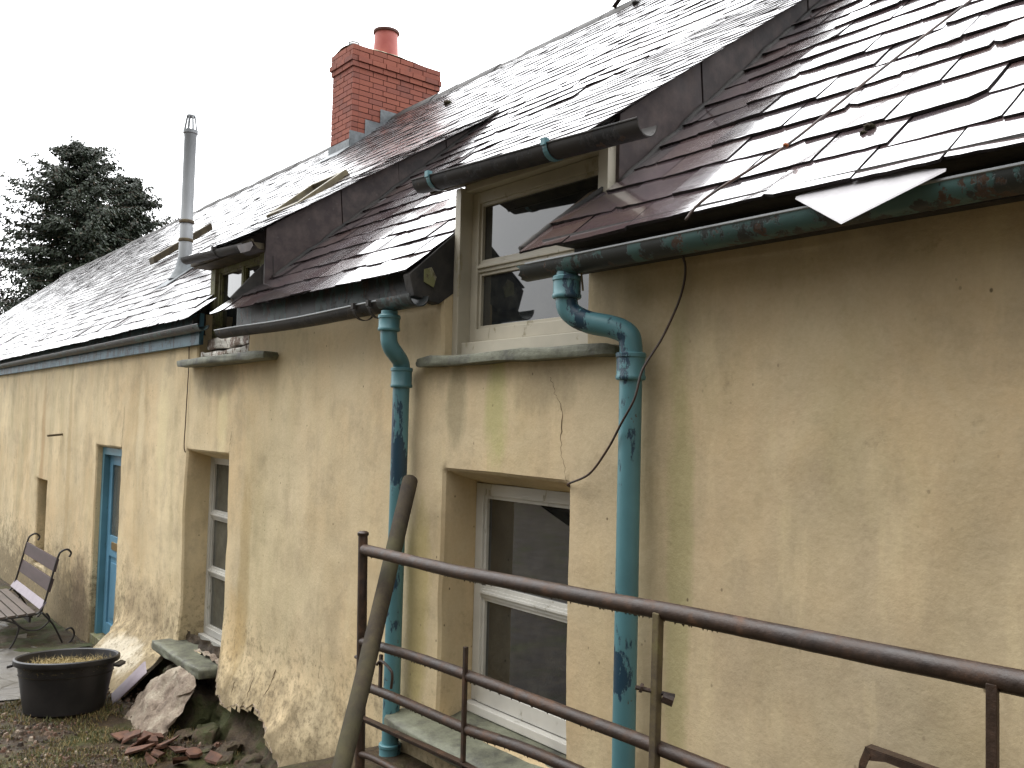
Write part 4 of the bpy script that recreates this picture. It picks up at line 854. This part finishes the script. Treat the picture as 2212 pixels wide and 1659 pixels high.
for i,(X,Y,r_) in enumerate(spots):
    n=rd.choice((5,6,7)); r_*=rd.uniform(.9,2.0); a0=rd.random()*6
    tz_=Vector((rd.gauss(0,.25),rd.gauss(0,.25)))
    poly=[(X+r_*rd.uniform(.7,1.15)*math.cos(a0+6.283*k/n),Y+r_*rd.uniform(.6,1.0)*math.sin(a0+6.283*k/n),gz(X,Y)+.012+rd.uniform(0,.03)) for k in range(n)]
    poly=[(p[0],p[1],p[2]+tz_.x*(p[0]-X)+tz_.y*(p[1]-Y)) for p in poly]
    pm2=MB().prism(poly,(rd.uniform(-.006,.006),rd.uniform(-.006,.006),rd.uniform(.010,.024))); tag(roughen(pm2,.006,25).build('stone_shard','shale',bevel=.0015),'broken red brown stone shard in the rubble heap by the wall','stone','broken stone shards heaped on the ground')
for i,(X,Y,Z,r_) in enumerate([(-5.80,-.20,.10,.10),(-5.50,-.18,.10,.09),(-5.2,-.16,.10,.08),(-5.95,-.30,.06,.06),(-5.35,-.28,.05,.06),(-5.62,-.30,.06,.05),(-5.08,-.22,.06,.07)]):
    n=6; a0=rd.random()*6; zz=gz(X,Y)-.03
    poly=[(X+r_*rd.uniform(.75,1.2)*math.cos(a0+6.283*k/n),Y+r_*rd.uniform(.7,1.1)*math.sin(a0+6.283*k/n),zz) for k in range(n)]
    o=rock(poly,(rd.uniform(-.04,.04),.05,r_*rd.uniform(.8,1.2)),.028,4,12).build('rubble_stone','rubble',smooth='auto'); tag(o,'rough moss grown stone fallen at the foot of the broken render','stone','mossy stones at the wall foot')
gv=MB(); rd=random.Random(40)
for k in range(2600):
    X=rd.uniform(-7.4,-4.9); Y=rd.uniform(-1.5,-.12)
    if math.hypot(X-tx,Y-ty)<.33 or fb(X,Y,6,1.8)<-.15: continue
    q=rd.uniform(.004,.016)*(1.5 if rd.random()<.08 else 1); c=Vector((X,Y,gz(X,Y)+q*.3)); n=5; a0=rd.random()*6
    ring=[c+Vector((q*rd.uniform(.7,1.3)*math.cos(a0+1.2566*i),q*rd.uniform(.7,1.3)*math.sin(a0+1.2566*i),-q*.3)) for i in range(n)]; top=[c+(v-c)*.6+Vector((0,0,q*rd.uniform(.6,1.1))) for v in ring]
    gv.add(ring+top,[tuple(range(5,10))]+[(i,(i+1)%5,(i+1)%5+5,i+5) for i in range(5)])
tag(gv.build('gravel','debris',recalc=False),'dark grit and crumbs of stone scattered in the mud',None,None,'stuff')
# grass ------------------------------------------------------------------------
gr_=MB(); rd=random.Random(21)
def blades(n,xr,yr,hh,cond,lean=.5):
    for k in range(n):
        X=rd.uniform(*xr);Y=rd.uniform(*yr)
        if not cond(X,Y): continue
        p=Vector((X,Y,gz(X,Y)-.004)); L=rd.uniform(*hh); dd=Vector((rd.gauss(0,lean),rd.gauss(0,lean),1)).normalized(); s_=Vector((rd.gauss(0,1),rd.gauss(0,1),0)).normalized()*.0022
        m_=p+dd*L*.55; e_=m_+(dd+Vector((rd.gauss(0,.4),rd.gauss(0,.4),-.25))).normalized()*L*.5
        gr_.add([p-s_,p+s_,m_+s_*.8,m_-s_*.8,e_],[(0,1,2,3),(3,2,4)])
blades(15000,(-7.35,-5.3),(-1.6,-.45),(.012,.045),lambda X,Y:fb(X,Y,0,2.3)>.05 and not(X<-6.95 and (X-tx)**2+(Y-ty)**2<.1))
blades(5000,(-7.8,-6.6),(-1.3,-.4),(.02,.05),lambda X,Y:.27<math.hypot(X-tx,Y-ty)<.42)
blades(12000,(-11.6,-9.3),(-.62,-.08),(.01,.035),lambda X,Y:fb(X,Y,4,2)>-.25)
blades(2500,(-6.3,-5.0),(-.5,-.1),(.02,.06),lambda X,Y:fb(X,Y,2,4)>.1)
tag(gr_.build('grass','grass',recalc=False),'short wet grass and weeds in the mud before the cottage',None,None,'stuff')
def mz(u,v):
    X,Y=-11.8+2.7*u,-.80+.76*v; e=min(u,1-u)*5+min(v*1.6,1); 
    return (X,Y,gz(X,Y)+.020+.03*fb(X,Y,3,3)-.10*(1-sm(.2,1.0,e+.6*fb(X,Y,8,2.2))))
mo=MB().grid(mz,90,34); tag(mo.build('moss','moss',smooth=True,recalc=False),'mossy strip of ground under the bench',None,None,'stuff')

# trees --------------------------------------------------------------------------
def spruce(name,base,H,W,seed,lab,group,droop=.25,low=.10,n_br=230,tw=26,lean=(0,0),mat='needle',size=1.0):
    rd=random.Random(seed); root=empty(name,lab,'tree',base,group); b=Vector(base)
    tk=MB().tube([b+Vector((lean[0]*t_*t_,lean[1]*t_*t_,H*t_)) for t_ in [k/10 for k in range(11)]],[max(.03,(.028*H)*(1-k/10.3)) for k in range(11)],10)
    cr=MB(); dd_=MB()
    for k in range(n_br):
        t_=low+(1-low)*(k/n_br)**.9; t_=min(.995,t_+rd.gauss(0,.008)); a=k*2.399+rd.gauss(0,.3)
        R_=W*((1-t_)**.5)*rd.uniform(.55,1.12)*(1+.25*mn.noise(Vector((a,t_*6,seed)))) + .12
        o_=b+Vector((lean[0]*t_*t_,lean[1]*t_*t_,H*t_)); dr=Vector((math.cos(a),math.sin(a),0))
        el=rd.uniform(-.15,.6)
        def pos(s_): return o_+dr*R_*s_+Vector((0,0,R_*(el*s_-droop*1.5*s_*s_+.25*s_**3)))
        tk.tube([pos(0),pos(.5),pos(.95)],[.012*H*(1-t_)*.35+.01,.012,.006],4,caps=False)
        m=int(tw*(.5+R_/W))
        for q in range(m):
            s_=.12+.88*(q+rd.random())/m; p=pos(s_); wid=.34*R_*(1.12-s_)*rd.uniform(.4,1.1)+.1
            for sg in (-1,1):
                sd_=Vector((-dr.y,dr.x,0))*sg; e_=p+sd_*wid+dr*wid*.45+Vector((0,0,-wid*rd.uniform(.25,.75)))
                nn=4+int(wid*5)
                for c in range(nn):
                    f_=(c+rd.random())/nn; cpt=p.lerp(e_,f_)+Vector((rd.gauss(0,.06),rd.gauss(0,.06),rd.gauss(0,.05)))
                    L=rd.uniform(.10,.24)*size; u=(dr*.5+sd_*rd.uniform(.1,1)+Vector((rd.gauss(0,.3),rd.gauss(0,.3),-rd.uniform(.1,.9)))).normalized(); v=u.cross(Vector((rd.gauss(0,1),rd.gauss(0,1),rd.gauss(0,1)))).normalized()*L*.26
                    (cr if rd.random()>.06 else dd_).add([cpt-v*.5,cpt+u*L*.4+v,cpt+u*L,cpt+u*L*.5-v],[(0,1,2,3)])
    tk.build('trunk','bark',root,recalc=False); cr.build('crown',mat,root,recalc=False); dd_.build('dead_twigs','brown_needle',root,recalc=False)
    return root
spruce('spruce_tree',(-53.6,9.6,0),17.4,7.2,31,'tall dark spruce rising left of the flue pipe beyond the roof',None,n_br=330,low=.25,tw=26)
spruce('spruce_tree',(-55.0,12.6,0),16.4,6.2,32,'shorter dark spruce overlapping the tall one on its right',None,n_br=280,low=.28,tw=24)
spruce('spruce_tree',(-60,4.2,0),9.2,4.0,34,'low dark spruce at the left edge beyond the roof verge',None,n_br=120,low=.2,tw=16)

# barn behind the viewer and hedge, unseen, added to dim wall and panes
bn_=empty('blocker_barn','unseen barn across the yard facing the cottage','blocker_barn',(4,-9,gz(4,-9)))
f=MB(); f.box((-7,-13,0),(14,-7.5,5.2)); f.build('wall','rubble',bn_)
f=MB(); f.prism([(-7.3,-7.1,5.1),(-7.3,-10.25,7.6),(-7.3,-13.4,5.1),(-7.3,-13.4,5.0),(-7.3,-10.25,7.5),(-7.3,-7.1,5.0)],(21.6,0,0)); f.build('roof','slate',bn_)
hg=MB(); rd=random.Random(77)
for k in range(30000):
    X=rd.uniform(-45,-3); h=2.3+.5*fb(X,0,0,.5); Z=rd.uniform(0,h); Y=-17+rd.gauss(0,.5)*(1.1-.3*Z/h)
    c=Vector((X,Y,Z)); u=Vector((rd.gauss(0,1),rd.gauss(0,1),rd.gauss(0,1))).normalized(); v=u.cross(Vector((rd.gauss(0,1),rd.gauss(0,1),rd.gauss(0,1)))).normalized(); L=rd.uniform(.12,.26)
    hg.add([c-u*L,c+v*L*.6,c+u*L,c-v*L*.6],[(0,1,2,3)])
tag(hg.build('blocker_hedge','needle',recalc=False),'unseen hedge along the far side of the yard','blocker_hedge')
